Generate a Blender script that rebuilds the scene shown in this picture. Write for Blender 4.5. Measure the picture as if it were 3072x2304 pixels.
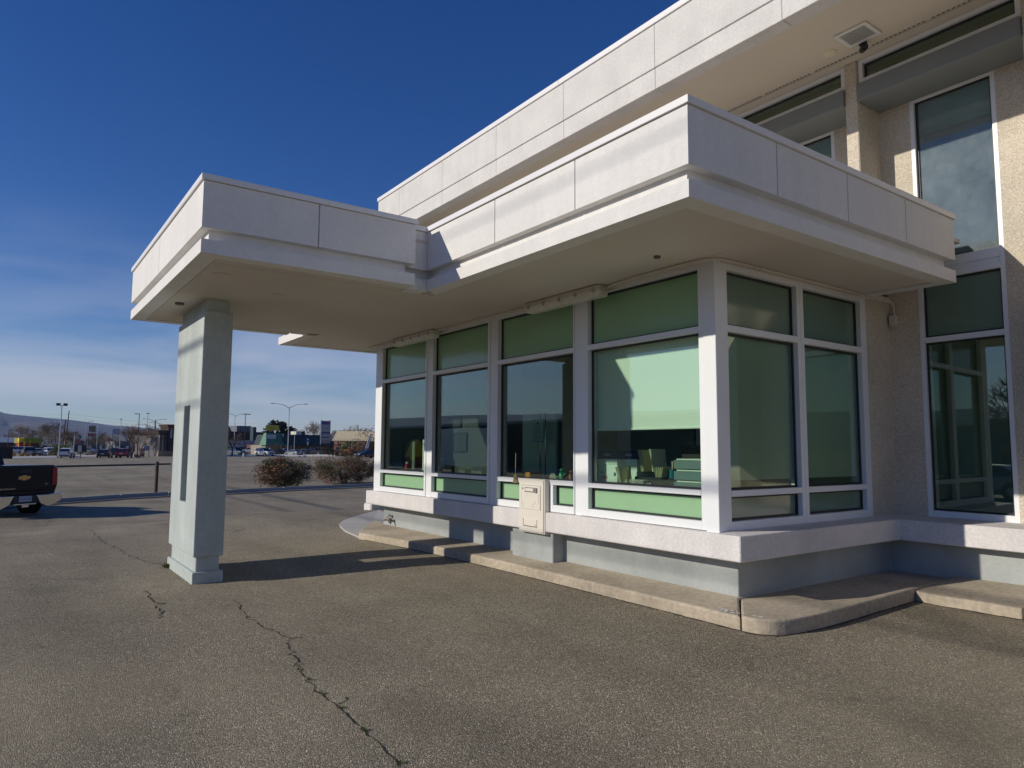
import bpy, bmesh, math, random
from mathutils import Vector, Matrix, noise
R = math.radians
for o in list(bpy.data.objects): bpy.data.objects.remove(o)
SC = bpy.context.scene
COL = SC.collection
rnd = random.Random(7)
HAZE = True

# ------------------------------------------------------------------ camera
CX, CY, CZ = -3.601, -2.989, 1.5
YAW, PITCH, ROLL, FPX = 0.626, 0.091, 0.006, 2108.8
cam = bpy.data.cameras.new('camera'); camo = bpy.data.objects.new('camera', cam); COL.objects.link(camo)
cam.sensor_width = 36; cam.lens = 36 * FPX / 3072; cam.clip_start = .05; cam.clip_end = 30000
fw = Vector((math.sin(YAW) * math.cos(PITCH), math.cos(YAW) * math.cos(PITCH), math.sin(PITCH)))
r0 = Vector((math.cos(YAW), -math.sin(YAW), 0)); u0 = r0.cross(fw)
rt = r0 * math.cos(ROLL) + u0 * math.sin(ROLL); up = -r0 * math.sin(ROLL) + u0 * math.cos(ROLL)
mw = Matrix((rt, up, -fw)).transposed().to_4x4(); mw.translation = (CX, CY, CZ); camo.matrix_world = mw
SC.camera = camo

# ------------------------------------------------------------------ sky, sun, exposure
SUN = Vector((1, -.332, -.459)).normalized()
elev = math.asin(-SUN.z)
w = bpy.data.worlds.new('World'); SC.world = w; w.use_nodes = True
nt = w.node_tree; nt.nodes.clear()
N = nt.nodes.new; L = nt.links.new
out = N('ShaderNodeOutputWorld'); bg = N('ShaderNodeBackground'); bg.inputs[1].default_value = .078
sky = N('ShaderNodeTexSky'); sky.sky_type = 'NISHITA'; sky.sun_disc = False; sky.sun_elevation = elev
sky.sun_rotation = math.atan2(-SUN.x, -SUN.y); sky.altitude = 1400; sky.air_density = 1.0; sky.dust_density = .1; sky.ozone_density = 3.0
tc = N('ShaderNodeTexCoord'); sep = N('ShaderNodeSeparateXYZ'); L(tc.outputs['Generated'], sep.inputs[0])
hs = N('ShaderNodeHueSaturation'); hs.inputs['Hue'].default_value = .517; hs.inputs['Saturation'].default_value = 1.32; hs.inputs['Value'].default_value = 1.16
L(sky.outputs[0], hs.inputs['Color'])
# thin cirrus: streaky noise on the sky direction, thicker low down, the same all the way round
mp = N('ShaderNodeMapping'); mp.inputs['Scale'].default_value = (1.6, 1.6, 11); L(tc.outputs['Generated'], mp.inputs[0])
nz = N('ShaderNodeTexNoise'); nz.inputs['Scale'].default_value = 1.7; nz.inputs['Detail'].default_value = 7; nz.inputs['Distortion'].default_value = .6
L(mp.outputs[0], nz.inputs['Vector'])
cr = N('ShaderNodeMapRange'); cr.inputs[1].default_value = .27; cr.inputs[2].default_value = .68; L(nz.outputs[0], cr.inputs[0])
er = N('ShaderNodeMapRange'); er.interpolation_type = 'SMOOTHSTEP'; er.inputs[1].default_value = .31; er.inputs[2].default_value = .0; L(sep.outputs[2], er.inputs[0])
mu = N('ShaderNodeMath'); mu.operation = 'MULTIPLY'; L(cr.outputs[0], mu.inputs[0]); L(er.outputs[0], mu.inputs[1])
mu2 = N('ShaderNodeMath'); mu2.operation = 'MULTIPLY'; mu2.inputs[1].default_value = .9; L(mu.outputs[0], mu2.inputs[0])
mx = N('ShaderNodeMix'); mx.data_type = 'RGBA'; L(mu2.outputs[0], mx.inputs[0]); L(hs.outputs[0], mx.inputs[6]); mx.inputs[7].default_value = (7.9, 8.1, 9.2, 1)
L(mx.outputs[2], bg.inputs[0]); L(bg.outputs[0], out.inputs[0])
sl = bpy.data.lights.new('sun', 'SUN'); sl.energy = 3.7; sl.angle = R(.53); sl.color = (1, .925, .80)
so = bpy.data.objects.new('sun', sl); COL.objects.link(so); so.rotation_euler = SUN.to_track_quat('-Z', 'Y').to_euler(); so.location = (-20, 5, 20)
SC.view_settings.view_transform = 'Standard'; SC.view_settings.look = 'None'; SC.view_settings.gamma = 1; SC.view_settings.exposure = 0
SC.view_settings.use_curve_mapping = False
SC.cycles.max_bounces = 8; SC.cycles.transparent_max_bounces = 24; SC.cycles.glossy_bounces = 5; SC.cycles.diffuse_bounces = 4
SC.cycles.volume_bounces = 0; SC.cycles.caustics_reflective = False; SC.cycles.caustics_refractive = False

# ------------------------------------------------------------------ materials
def mat(name, col, rough=.7, metal=0., var=0., vs=3., bump=0., bs=60., spec=.5, emit=None, var2=0, streak=0, coat=0):
    m = bpy.data.materials.new(name); m.use_nodes = True
    t = m.node_tree; p = t.nodes['Principled BSDF']
    p.inputs['Base Color'].default_value = (*col, 1); p.inputs['Roughness'].default_value = rough; p.inputs['Metallic'].default_value = metal
    p.inputs['Specular IOR Level'].default_value = spec
    if coat: p.inputs['Coat Weight'].default_value = coat; p.inputs['Coat Roughness'].default_value = .05
    tcn = t.nodes.new('ShaderNodeTexCoord')
    cur = None
    def noisev(scale, detail, stretch=None):
        n = t.nodes.new('ShaderNodeTexNoise'); n.inputs['Scale'].default_value = scale; n.inputs['Detail'].default_value = detail
        if stretch:
            q = t.nodes.new('ShaderNodeMapping'); q.inputs['Scale'].default_value = stretch; t.links.new(tcn.outputs['Object'], q.inputs[0]); t.links.new(q.outputs[0], n.inputs['Vector'])
        else: t.links.new(tcn.outputs['Object'], n.inputs['Vector'])
        return n
    def mulby(src, amp):
        nonlocal cur
        mr = t.nodes.new('ShaderNodeMapRange'); mr.inputs[1].default_value = .3; mr.inputs[2].default_value = .7
        mr.inputs[3].default_value = 1 - amp; mr.inputs[4].default_value = 1 + amp * .6; t.links.new(src, mr.inputs[0])
        mm = t.nodes.new('ShaderNodeVectorMath'); mm.operation = 'SCALE'
        if cur is None: mm.inputs[0].default_value = col
        else: t.links.new(cur, mm.inputs[0])
        t.links.new(mr.outputs[0], mm.inputs['Scale']); cur = mm.outputs[0]
    if var: mulby(noisev(vs, 6).outputs[0], var)
    if var2: mulby(noisev(vs * 14, 4).outputs[0], var2)
    if streak: mulby(noisev(5, 5, (1, 1, .12)).outputs[0], streak)
    if cur is not None: t.links.new(cur, p.inputs['Base Color'])
    if bump:
        b = t.nodes.new('ShaderNodeBump'); b.inputs['Strength'].default_value = bump; b.inputs['Distance'].default_value = .01
        t.links.new(noisev(bs, 5).outputs[0], b.inputs['Height']); t.links.new(b.outputs[0], p.inputs['Normal'])
    if emit: p.inputs['Emission Color'].default_value = (*emit[:3], 1); p.inputs['Emission Strength'].default_value = emit[3]
    return m

def glass(name, tint, dust=0., ior=1.55, rough=0., boost=1.0):
    m = bpy.data.materials.new(name); m.use_nodes = True; t = m.node_tree; t.nodes.clear()
    o = t.nodes.new('ShaderNodeOutputMaterial'); tr = t.nodes.new('ShaderNodeBsdfTransparent'); tr.inputs[0].default_value = (*tint, 1)
    gl = t.nodes.new('ShaderNodeBsdfGlossy'); gl.inputs['Roughness'].default_value = rough; gl.inputs[0].default_value = (.93, 1, .95, 1)
    g = t.nodes.new('ShaderNodeNewGeometry'); mr = t.nodes.new('ShaderNodeMapRange')
    mr.inputs[3].default_value = ior; mr.inputs[4].default_value = 1 / ior; t.links.new(g.outputs['Backfacing'], mr.inputs[0])
    f = t.nodes.new('ShaderNodeFresnel'); t.links.new(mr.outputs[0], f.inputs[0])
    k = t.nodes.new('ShaderNodeMath'); k.operation = 'MULTIPLY'; k.use_clamp = True; k.inputs[1].default_value = boost; t.links.new(f.outputs[0], k.inputs[0])
    ms = t.nodes.new('ShaderNodeMixShader'); t.links.new(k.outputs[0], ms.inputs[0]); t.links.new(tr.outputs[0], ms.inputs[1]); t.links.new(gl.outputs[0], ms.inputs[2])
    res = ms.outputs[0]
    if dust:
        df = t.nodes.new('ShaderNodeBsdfDiffuse'); df.inputs[0].default_value = (.55, .62, .68, 1)
        n = t.nodes.new('ShaderNodeTexNoise'); n.inputs['Scale'].default_value = 2.2; n.inputs['Detail'].default_value = 9; n.inputs['Roughness'].default_value = .75
        tcn = t.nodes.new('ShaderNodeTexCoord'); t.links.new(tcn.outputs['Object'], n.inputs['Vector'])
        q = t.nodes.new('ShaderNodeMapRange'); q.inputs[1].default_value = .3; q.inputs[2].default_value = .75; q.inputs[3].default_value = dust * .45; q.inputs[4].default_value = dust * 1.3
        t.links.new(n.outputs[0], q.inputs[0])
        m2 = t.nodes.new('ShaderNodeMixShader'); t.links.new(q.outputs[0], m2.inputs[0]); t.links.new(res, m2.inputs[1]); t.links.new(df.outputs[0], m2.inputs[2]); res = m2.outputs[0]
    t.links.new(res, o.inputs[0]); return m

def cellmat(name, cols, scale, rough=.9, bump=.5, dist=.006, patch=.25, pscale=.5, tintcol=None, lot=False):
    """aggregate: voronoi cells with a colour each, patches of tone, relief"""
    m = bpy.data.materials.new(name); m.use_nodes = True; t = m.node_tree; p = t.nodes['Principled BSDF']; p.inputs['Roughness'].default_value = rough
    p.inputs['Specular IOR Level'].default_value = .3
    tcn = t.nodes.new('ShaderNodeTexCoord'); v = t.nodes.new('ShaderNodeTexVoronoi'); v.inputs['Scale'].default_value = scale
    t.links.new(tcn.outputs['Object'], v.inputs['Vector'])
    wn = t.nodes.new('ShaderNodeSeparateColor'); t.links.new(v.outputs['Color'], wn.inputs[0])
    rp = t.nodes.new('ShaderNodeValToRGB'); e = rp.color_ramp.elements
    e[0].position = cols[0][0]; e[0].color = (*cols[0][1], 1); e[1].position = cols[-1][0]; e[1].color = (*cols[-1][1], 1)
    for pos, c in cols[1:-1]: x = e.new(pos); x.color = (*c, 1)
    t.links.new(wn.outputs[0], rp.inputs[0])
    n = t.nodes.new('ShaderNodeTexNoise'); n.inputs['Scale'].default_value = pscale; n.inputs['Detail'].default_value = 8; n.inputs['Roughness'].default_value = .6
    t.links.new(tcn.outputs['Object'], n.inputs['Vector'])
    mr = t.nodes.new('ShaderNodeMapRange'); mr.inputs[1].default_value = .3; mr.inputs[2].default_value = .7; mr.inputs[3].default_value = 1 - patch; mr.inputs[4].default_value = 1 + patch
    t.links.new(n.outputs[0], mr.inputs[0])
    sc = t.nodes.new('ShaderNodeVectorMath'); sc.operation = 'SCALE'; t.links.new(rp.outputs[0], sc.inputs[0]); t.links.new(mr.outputs[0], sc.inputs['Scale'])
    cur = sc.outputs[0]
    if tintcol:
        n2 = t.nodes.new('ShaderNodeTexNoise'); n2.inputs['Scale'].default_value = .23; n2.inputs['Detail'].default_value = 5; t.links.new(tcn.outputs['Object'], n2.inputs['Vector'])
        m3 = t.nodes.new('ShaderNodeMapRange'); m3.inputs[1].default_value = .5; m3.inputs[2].default_value = .72; m3.inputs[4].default_value = .6; t.links.new(n2.outputs[0], m3.inputs[0])
        mc = t.nodes.new('ShaderNodeMix'); mc.data_type = 'RGBA'; mc.blend_type = 'MIX'; t.links.new(m3.outputs[0], mc.inputs[0]); t.links.new(cur, mc.inputs[6]); mc.inputs[7].default_value = (*tintcol, 1); cur = mc.outputs[2]
    def amp(src, lo, hi, f0, f1):
        nonlocal cur
        m_ = t.nodes.new('ShaderNodeMapRange'); m_.inputs[1].default_value = lo; m_.inputs[2].default_value = hi; m_.inputs[3].default_value = f0; m_.inputs[4].default_value = f1; t.links.new(src, m_.inputs[0])
        s_ = t.nodes.new('ShaderNodeVectorMath'); s_.operation = 'SCALE'; t.links.new(cur, s_.inputs[0]); t.links.new(m_.outputs[0], s_.inputs['Scale']); cur = s_.outputs[0]
    def nz_(scale, detail, st=(1, 1, 1), rot=0):
        q = t.nodes.new('ShaderNodeMapping'); q.inputs['Scale'].default_value = st; q.inputs['Rotation'].default_value = (0, 0, rot); t.links.new(tcn.outputs['Object'], q.inputs[0])
        n_ = t.nodes.new('ShaderNodeTexNoise'); n_.inputs['Scale'].default_value = scale; n_.inputs['Detail'].default_value = detail; n_.inputs['Distortion'].default_value = .5; t.links.new(q.outputs[0], n_.inputs['Vector']); return n_.outputs[0]
    if lot:
        amp(nz_(.16, 4), .35, .65, .84, 1.16)                       # broad tone patches
        amp(nz_(1.0, 4, (1.1, .10, 1), .05), .40, .62, .90, 1.08)   # wheel tracks along the lane
        amp(nz_(.55, 6), .60, .72, 1.0, .72)                        # old oil and tar stains
        amp(nz_(3.2, 6), .64, .74, 1.0, .74)                        # small dark spots
        amp(nz_(28., 3), .3, .7, .90, 1.10)
    t.links.new(cur, p.inputs['Base Color'])
    b = t.nodes.new('ShaderNodeBump'); b.inputs['Strength'].default_value = bump; b.inputs['Distance'].default_value = dist
    t.links.new(v.outputs['Distance'], b.inputs['Height']); b.invert = True; t.links.new(b.outputs[0], p.inputs['Normal'])
    return m

ASPH = cellmat('asphalt', [(0, (.11, .10, .070)), (.35, (.245, .206, .145)), (.8, (.348, .295, .21)), (.93, (.46, .40, .30)), (1, (.85, .79, .64))], 165, bump=.8, dist=.009, patch=.16, pscale=.7, tintcol=(.31, .265, .175), lot=True)
ASPH2 = cellmat('far_asphalt', [(0, (.12, .11, .10)), (.5, (.16, .148, .135)), (1, (.24, .22, .2))], 30, bump=.3, patch=.2, pscale=.25)
PEB = cellmat('pebble_dash', [(0, (.44, .37, .28)), (.3, (.60, .53, .42)), (.75, (.72, .65, .53)), (1, (.86, .80, .70))], 165, bump=.6, dist=.006, patch=.12, pscale=1.2)
WHITE = mat('painted_stucco', (.785, .77, .74), .85, var=.04, vs=1.3, var2=.04, streak=.035, bump=.35, bs=45, spec=.25)
CONCW = mat('painted_precast', (.72, .70, .665), .88, var=.07, vs=2.6, var2=.08, streak=.04, bump=.6, bs=28, spec=.2)
COPE = mat('coping_metal', (.82, .81, .80), .45, var=.03, vs=2)
SOFF = mat('soffit_paint', (.67, .615, .55), .9, var=.07, vs=.9, bump=.12, bs=70, spec=.2)
SOFF2 = mat('soffit_board', (.72, .65, .54), .85, var=.03, vs=.8, spec=.2)
DARKG = mat('joint_dark', (.13, .12, .12), .8)
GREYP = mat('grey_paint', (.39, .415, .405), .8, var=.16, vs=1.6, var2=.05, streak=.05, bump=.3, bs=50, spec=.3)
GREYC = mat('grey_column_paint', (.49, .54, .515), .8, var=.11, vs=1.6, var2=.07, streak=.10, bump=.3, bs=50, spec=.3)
HEAD = mat('header_grey', (.23, .25, .25), .6, var=.03)
SILL = mat('sill_stucco', (.73, .70, .685), .88, var=.09, vs=2.5, var2=.10, streak=.06, bump=.4, bs=60, spec=.2)
ALU = mat('window_aluminium', (.83, .85, .86), .38, var=.02, spec=.5)
GASK = mat('gasket', (.02, .02, .022), .5)
GLASS = glass('tinted_glass', (.86, .955, .88), boost=1.75)
GLASSU = glass('dusty_glass', (.55, .72, .68), dust=.24, boost=1.6)
SPAN = mat('green_spandrel', (.30, .50, .29), .12, var=.03, spec=.6)
SPAN2 = mat('dark_green_spandrel', (.16, .24, .18), .1, spec=.6)
SHADE = mat('roller_shade', (.90, .90, .88), .9)
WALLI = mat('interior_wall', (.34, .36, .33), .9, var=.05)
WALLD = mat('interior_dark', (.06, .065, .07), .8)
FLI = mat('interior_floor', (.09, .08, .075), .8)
CONC = mat('sidewalk_concrete', (.485, .415, .315), .92, var=.28, vs=1.6, var2=.2, bump=.5, bs=45, spec=.2)
CONCP = mat('pale_concrete', (.50, .48, .44), .92, var=.10, vs=1.5, var2=.08, bump=.3, bs=45, spec=.2)
KERB = mat('kerb_concrete', (.36, .34, .31), .92, var=.15, vs=1.2, var2=.1, bump=.4, bs=40)
CONCL = mat('bright_concrete', (.68, .65, .59), .9, var=.08)
CRACK_AND_SHADOW = mat('crack_fill_and_shadow', (.018, .017, .015), 1)  # dark of the cracks, and of the shadow line painted beside the kerb
BEIGEM = mat('beige_powder_coat', (.76, .71, .62), .45, var=.03)
STEEL = mat('galvanised_steel', (.45, .46, .47), .45, metal=.6)
BLKM = mat('black_metal', (.02, .02, .022), .45)
BRNM = mat('rusty_brown_steel', (.075, .042, .03), .7, var=.2, vs=4)
WHT = mat('white_plastic', (.78, .78, .76), .4)
CREAM = mat('cream_trim', (.75, .70, .52), .5)
BRASS = mat('brass', (.75, .50, .14), .3, metal=.85)
TYRE = mat('tyre_rubber', (.015, .015, .016), .8)
RIM = mat('wheel_rim', (.5, .5, .52), .3, metal=.8)
CGL = mat('car_glass', (.012, .015, .018), .05, spec=.8)
CHROME = mat('chrome', (.80, .78, .72), .12, metal=1)
REDL = mat('red_lens', (.35, .008, .012), .15, spec=.7)
HEADL = mat('clear_lens', (.75, .77, .8), .1, spec=.8)
BARK = mat('grey_bark', (.26, .22, .18), .95, var=.2, vs=2)
BARKD = mat('dark_bark', (.10, .075, .06), .95, var=.2, vs=2)
WEED = mat('weed_leaf', (.11, .14, .035), .7)
STRAW = mat('dry_grass', (.55, .38, .17), .9)

# ------------------------------------------------------------------ mesh helpers
class MB:
    def __init__(s): s.v = []; s.f = []; s.sm = False
    def box(s, x0, x1, y0, y1, z0, z1):
        b = len(s.v); s.v += [(x, y, z) for z in (z0, z1) for y in (y0, y1) for x in (x0, x1)]
        s.f += [tuple(b + i for i in q) for q in ((0, 2, 3, 1), (4, 5, 7, 6), (0, 1, 5, 4), (2, 6, 7, 3), (0, 4, 6, 2), (1, 3, 7, 5))]; return s
    def prism(s, pts, z0, z1):       # pts counter-clockwise in xy; z0,z1 numbers or lists
        n = len(pts); b = len(s.v); Z0 = z0 if isinstance(z0, (list, tuple)) else [z0] * n; Z1 = z1 if isinstance(z1, (list, tuple)) else [z1] * n
        s.v += [(p[0], p[1], Z0[i]) for i, p in enumerate(pts)] + [(p[0], p[1], Z1[i]) for i, p in enumerate(pts)]
        s.f += [tuple(b + i for i in range(n))[::-1], tuple(b + n + i for i in range(n))] + [(b + i, b + (i + 1) % n, b + n + (i + 1) % n, b + n + i) for i in range(n)]; return s
    def loft(s, secs):               # list of equal-length closed rings
        n = len(secs[0]); b = len(s.v)
        for q in secs: s.v += [tuple(p) for p in q]
        for k in range(len(secs) - 1):
            for i in range(n): s.f.append((b + k * n + i, b + k * n + (i + 1) % n, b + (k + 1) * n + (i + 1) % n, b + (k + 1) * n + i))
        s.f += [tuple(b + i for i in range(n))[::-1], tuple(b + (len(secs) - 1) * n + i for i in range(n))]; return s
    def tube(s, path, r, n=6):
        path = [Vector(p) for p in path]; rr = r if isinstance(r, (list, tuple)) else [r] * len(path); secs = []
        for i, p in enumerate(path):
            d = (path[min(i + 1, len(path) - 1)] - path[max(i - 1, 0)]).normalized()
            a = d.orthogonal().normalized() if i == 0 else (a0 - d * a0.dot(d)).normalized()
            a0 = a; c = d.cross(a)
            secs.append([p + (a * math.cos(2 * math.pi * k / n) + c * math.sin(2 * math.pi * k / n)) * rr[i] for k in range(n)])
        return s.loft(secs)
    def cyl(s, c, r, z0, z1, n=16, r2=None): return s.tube([(c[0], c[1], z0), (c[0], c[1], z1)], [r, r if r2 is None else r2], n)
    def disc(s, c, axis, r, th, n=16):
        c = Vector(c); a = Vector(axis).normalized() * th / 2; return s.tube([c - a, c + a], r, n)
    def quad(s, a, b, c, d): k = len(s.v); s.v += [tuple(a), tuple(b), tuple(c), tuple(d)]; s.f.append((k, k + 1, k + 2, k + 3)); return s
    def tri(s, a, b, c): k = len(s.v); s.v += [tuple(a), tuple(b), tuple(c)]; s.f.append((k, k + 1, k + 2)); return s
    def build(s, name, m, parent=None, label=None, cat=None, group=None, kind=None, bevel=0, org=None, smooth=False, seg=1):
        me = bpy.data.meshes.new(name); O = Vector(org) if org is not None else (root_loc(parent) if parent else Vector((0, 0, 0)))
        if O.length and parent: me.from_pydata([(x - O.x, y - O.y, z - O.z) for x, y, z in s.v], [], s.f)
        else: me.from_pydata(s.v, [], s.f)
        bm = bmesh.new(); bm.from_mesh(me)
        if len(bm.faces) < 4000: bmesh.ops.recalc_face_normals(bm, faces=bm.faces)
        if bevel: bmesh.ops.bevel(bm, geom=list(bm.edges), offset=bevel, segments=seg, affect='EDGES', profile=.5)
        bm.to_mesh(me); bm.free()
        if smooth:
            for f in me.polygons: f.use_smooth = True
        if m: me.materials.append(m)
        o = bpy.data.objects.new(name, me); COL.objects.link(o)
        if parent: o.parent = parent
        elif org is not None: o.location = org
        tag(o, label, cat, group, kind); return o
def root_loc(o):
    while o.parent: o = o.parent
    return o.location
def tag(o, label=None, cat=None, group=None, kind=None):
    if label: o['label'] = label
    if cat: o['category'] = cat
    if group: o['group'] = group
    if kind: o['kind'] = kind
def thing(name, loc, label, cat, group=None, rz=0, scale=1):
    o = bpy.data.objects.new(name, None); COL.objects.link(o); o.location = loc; o.rotation_euler.z = rz; o.scale = (scale,) * 3; o.empty_display_size = .2
    tag(o, label, cat, group); return o
def local(o): # build children in the thing's own frame
    return (0, 0, 0)
def dup(root, loc, rz=None, label=None, group=None, scale=None):
    c = root.copy(); COL.objects.link(c); c.location = loc
    if rz is not None: c.rotation_euler.z = rz
    if label: c['label'] = label
    if group: c['group'] = group
    if scale is not None: c.scale = scale if isinstance(scale, tuple) else (scale,) * 3
    for ch in root.children:
        d = ch.copy(); COL.objects.link(d); d.parent = c
        for g in ch.children: e = g.copy(); COL.objects.link(e); e.parent = d
    return c
def text_mesh(name, s, size, m, parent=None, loc=(0, 0, 0), rot=(0, 0, 0), depth=.004, sx=1, align='CENTER', org=None):
    cu = bpy.data.curves.new(name, 'FONT'); cu.body = s; cu.size = size; cu.extrude = depth; cu.align_x = align; cu.align_y = 'CENTER'; cu.resolution_u = 2
    t = bpy.data.objects.new(name, cu); COL.objects.link(t); bpy.context.view_layer.update()
    me = bpy.data.meshes.new_from_object(t); bpy.data.objects.remove(t)
    M_ = Matrix.Translation(loc) @ Matrix.Rotation(rot[2], 4, 'Z') @ Matrix.Rotation(rot[1], 4, 'Y') @ Matrix.Rotation(rot[0], 4, 'X') @ Matrix.Diagonal((sx, 1, 1, 1))
    me.transform(M_); me.materials.clear(); me.materials.append(m)
    o = bpy.data.objects.new(name, me); COL.objects.link(o)
    if parent:
        o.parent = parent
        if org is None: me.transform(Matrix.Translation(-root_loc(parent)))
    return o

# ------------------------------------------------------------------ ground height and surveying helpers
def ss(t): t = max(0., min(1., t)); return t * t * (3 - 2 * t)
def gz(x, y):
    r = math.hypot(x - 1, y - 3)
    return .10 * ss((x + 1.4) / 2.5) * (1 - ss((r - 9) / 6)) - .5 * ss((r - 8) / 9)
KD = 1.31
def far(D): return D * KD if D > 60 else D
def ray(px, py): return fw + rt * ((px - 1536) / FPX) - up * ((py - 1152) / FPX)
def at(px, D):       # ground position seen in photo column px, D metres ahead
    q = ray(px, 1338); k = far(D) / (q.x * math.sin(YAW) + q.y * math.cos(YAW)); x, y = CX + q.x * k, CY + q.y * k; return (x, y, gz(x, y))
def on(px, py):      # ground position of a photo point
    q = ray(px, py); t = 1.
    for _ in range(60):
        x, y = CX + q.x * t, CY + q.y * t; t = t * .5 + .5 * (gz(x, y) - CZ) / q.z
    return (CX + q.x * t, CY + q.y * t, gz(CX + q.x * t, CY + q.y * t))
def zz(px, py, D): q = ray(px, py); k = far(D) / (q.x * math.sin(YAW) + q.y * math.cos(YAW)); return CZ + q.z * k
# ------------------------------------------------------------------ ground
def axis(c, fine, n1, step, grow, far):
    a = [0.]; s = step
    while a[-1] < far:
        a.append(a[-1] + s)
        if a[-1] > fine: s *= grow
    return sorted([c - x for x in a[1:]] + [c + x for x in a])
xs = axis(1, 14, 0, .5, 1.05, 9000); ys = axis(3, 14, 0, .5, 1.05, 9000)
g = MB(); nx = len(xs)
g.v = [(x, y, gz(x, y)) for y in ys for x in xs]
g.f = [(j * nx + i, j * nx + i + 1, (j + 1) * nx + i + 1, (j + 1) * nx + i) for j in range(len(ys) - 1) for i in range(nx - 1)]
g.build('asphalt_ground', ASPH, kind='structure', smooth=True)
def ribbon(pts, wid, name, m, lift=.004, kind='structure', jitter=0., seg=.12, th=0, seed=1, **kw):
    rr = random.Random(seed); b = MB(); P_ = []
    for a, c in zip(pts, pts[1:]):
        n = max(1, int(math.dist(a[:2], c[:2]) / seg))
        for k in range(n): P_.append((a[0] + (c[0] - a[0]) * k / n, a[1] + (c[1] - a[1]) * k / n))
    P_.append(pts[-1][:2]); n = len(P_); ws = []
    Q = [(x + rr.gauss(0, jitter), y + rr.gauss(0, jitter)) for x, y in P_]
    for i, (x, y) in enumerate(Q):
        dx, dy = Q[min(i + 1, n - 1)][0] - Q[max(i - 1, 0)][0], Q[min(i + 1, n - 1)][1] - Q[max(i - 1, 0)][1]; l = math.hypot(dx, dy) or 1
        wd = (wid * rr.uniform(.25, 1.3) if jitter else wid) / 2
        ws.append(((x - dy / l * wd, y + dx / l * wd), (x + dy / l * wd, y - dx / l * wd)))
    for (a, c), (d, e) in zip(ws, ws[1:]):
        b.quad(*[(p[0], p[1], gz(*p) + lift) for p in (c, e, d, a)])
    return b.build(name, m, kind=kind, **kw)
# cracks
c1 = [on(*p) for p in ((705, 1800), (740, 1850), (800, 1885), (862, 1915), (868, 1950), (898, 1985), (905, 2015), (950, 2075), (1010, 2115), (1060, 2160), (1120, 2215), (1190, 2290), (1240, 2340))]
ribbon(c1, .009, 'asphalt_crack', CRACK_AND_SHADOW, jitter=.012, seg=.05, seed=3)
c2 = [on(*p) for p in ((270, 1590), (300, 1620), (365, 1655), (432, 1685), (490, 1695))]
ribbon(c2, .010, 'asphalt_crack', CRACK_AND_SHADOW, jitter=.02, seg=.09, seed=4)
c3 = [on(*p) for p in ((436, 1772), (452, 1795), (480, 1830), (490, 1835), (475, 1856))]
ribbon(c3, .013, 'asphalt_crack', CRACK_AND_SHADOW, jitter=.015, seg=.05, seed=5)
c4 = [on(*p) for p in ((0, 1600), (60, 1592), (130, 1580), (150, 1560))]
ribbon(c4, .014, 'asphalt_crack', CRACK_AND_SHADOW, jitter=.03, seg=.15, seed=6)
c5 = [on(*p) for p in ((640, 1660), (760, 1650), (860, 1640), (930, 1624))]
ribbon(c5, .007, 'asphalt_crack', CRACK_AND_SHADOW, jitter=.012, seg=.1, seed=8)
for k_, (i0, dx_, dy_) in enumerate(((3, .06, -.02), (5, -.04, -.04), (8, .05, .03))):
    p_ = c1[i0]; ribbon([p_[:2], (p_[0] + dx_, p_[1] + dy_), (p_[0] + dx_ * 1.9, p_[1] + dy_ * 2.6)], .009, 'asphalt_crack', CRACK_AND_SHADOW, jitter=.008, seg=.04, seed=20 + k_)
DIRT = mat('kerb_dirt', (.07, .055, .04), 1, var=.4, vs=8)
ribbon([(.945, 7.1), (1.0, 6.6), (1.065, 6.0), (1.115, 5.0), (1.135, 4.0), (1.14, 2.5), (1.135, 1.2), (1.12, .49), (1.12, .42), (1.14, .35), (1.175, .298), (1.226, .255), (1.297, .22), (1.4, .195), (1.55, .179), (1.75, .175), (2.08, .182), (2.75, .212), (3.38, .24), (3.36, -.28), (3.36, -3)], .035, 'kerb_dirt', DIRT, jitter=.006, seg=.05, seed=31, kind='stuff')
# weeds in the crack
def weed(loc, r, n, seed, h=.05):
    rr = random.Random(seed); b = MB()
    for k in range(n):
        a = rr.uniform(0, 6.28); q = rr.uniform(.1, 1) * r; x, y = q * math.cos(a) * .6, q * math.sin(a) * .6; l = rr.uniform(.5, 1) * h; wd = l * .18
        t = Vector((math.cos(a), math.sin(a), rr.uniform(.4, 1.6))).normalized() * l; s_ = Vector((-math.sin(a), math.cos(a), 0)) * wd
        p = Vector((x, y, 0)); b.quad(p, p + t * .5 + s_, p + t, p + t * .5 - s_)
    return b
for i, (px, py, r, n, lab) in enumerate(((505, 1703, .10, 60, 'bright green weed tuft at the left foot of the grey pillar'), (483, 1812, .06, 34, 'small broad leaved weed in the short crack before the pillar'),
        (745, 1852, .03, 14, 'faint weed sprig near the top end of the long asphalt crack'), (897, 2010, .03, 14, 'tiny weed in the long crack just below its kink'), (930, 2040, .035, 18, 'thin green weed halfway along the long asphalt crack'),
        (965, 2082, .05, 26, 'low spreading weed in the long crack below its middle'), (1020, 2125, .04, 22, 'weed strip in the lower part of the long asphalt crack'), (1095, 2192, .05, 30, 'yellow green weed clump beside the wide lower crack'), (1205, 2290, .05, 26, 'weed at the bottom end of the long asphalt crack, nearest the viewer'))):
    p = on(px, py)
    weed(p, r if i < 2 else r * .6, n, i, .09 if i == 0 else .024).build('weed', WEED, label=lab, cat='weed', group='weeds growing in the asphalt cracks', org=p)

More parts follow.
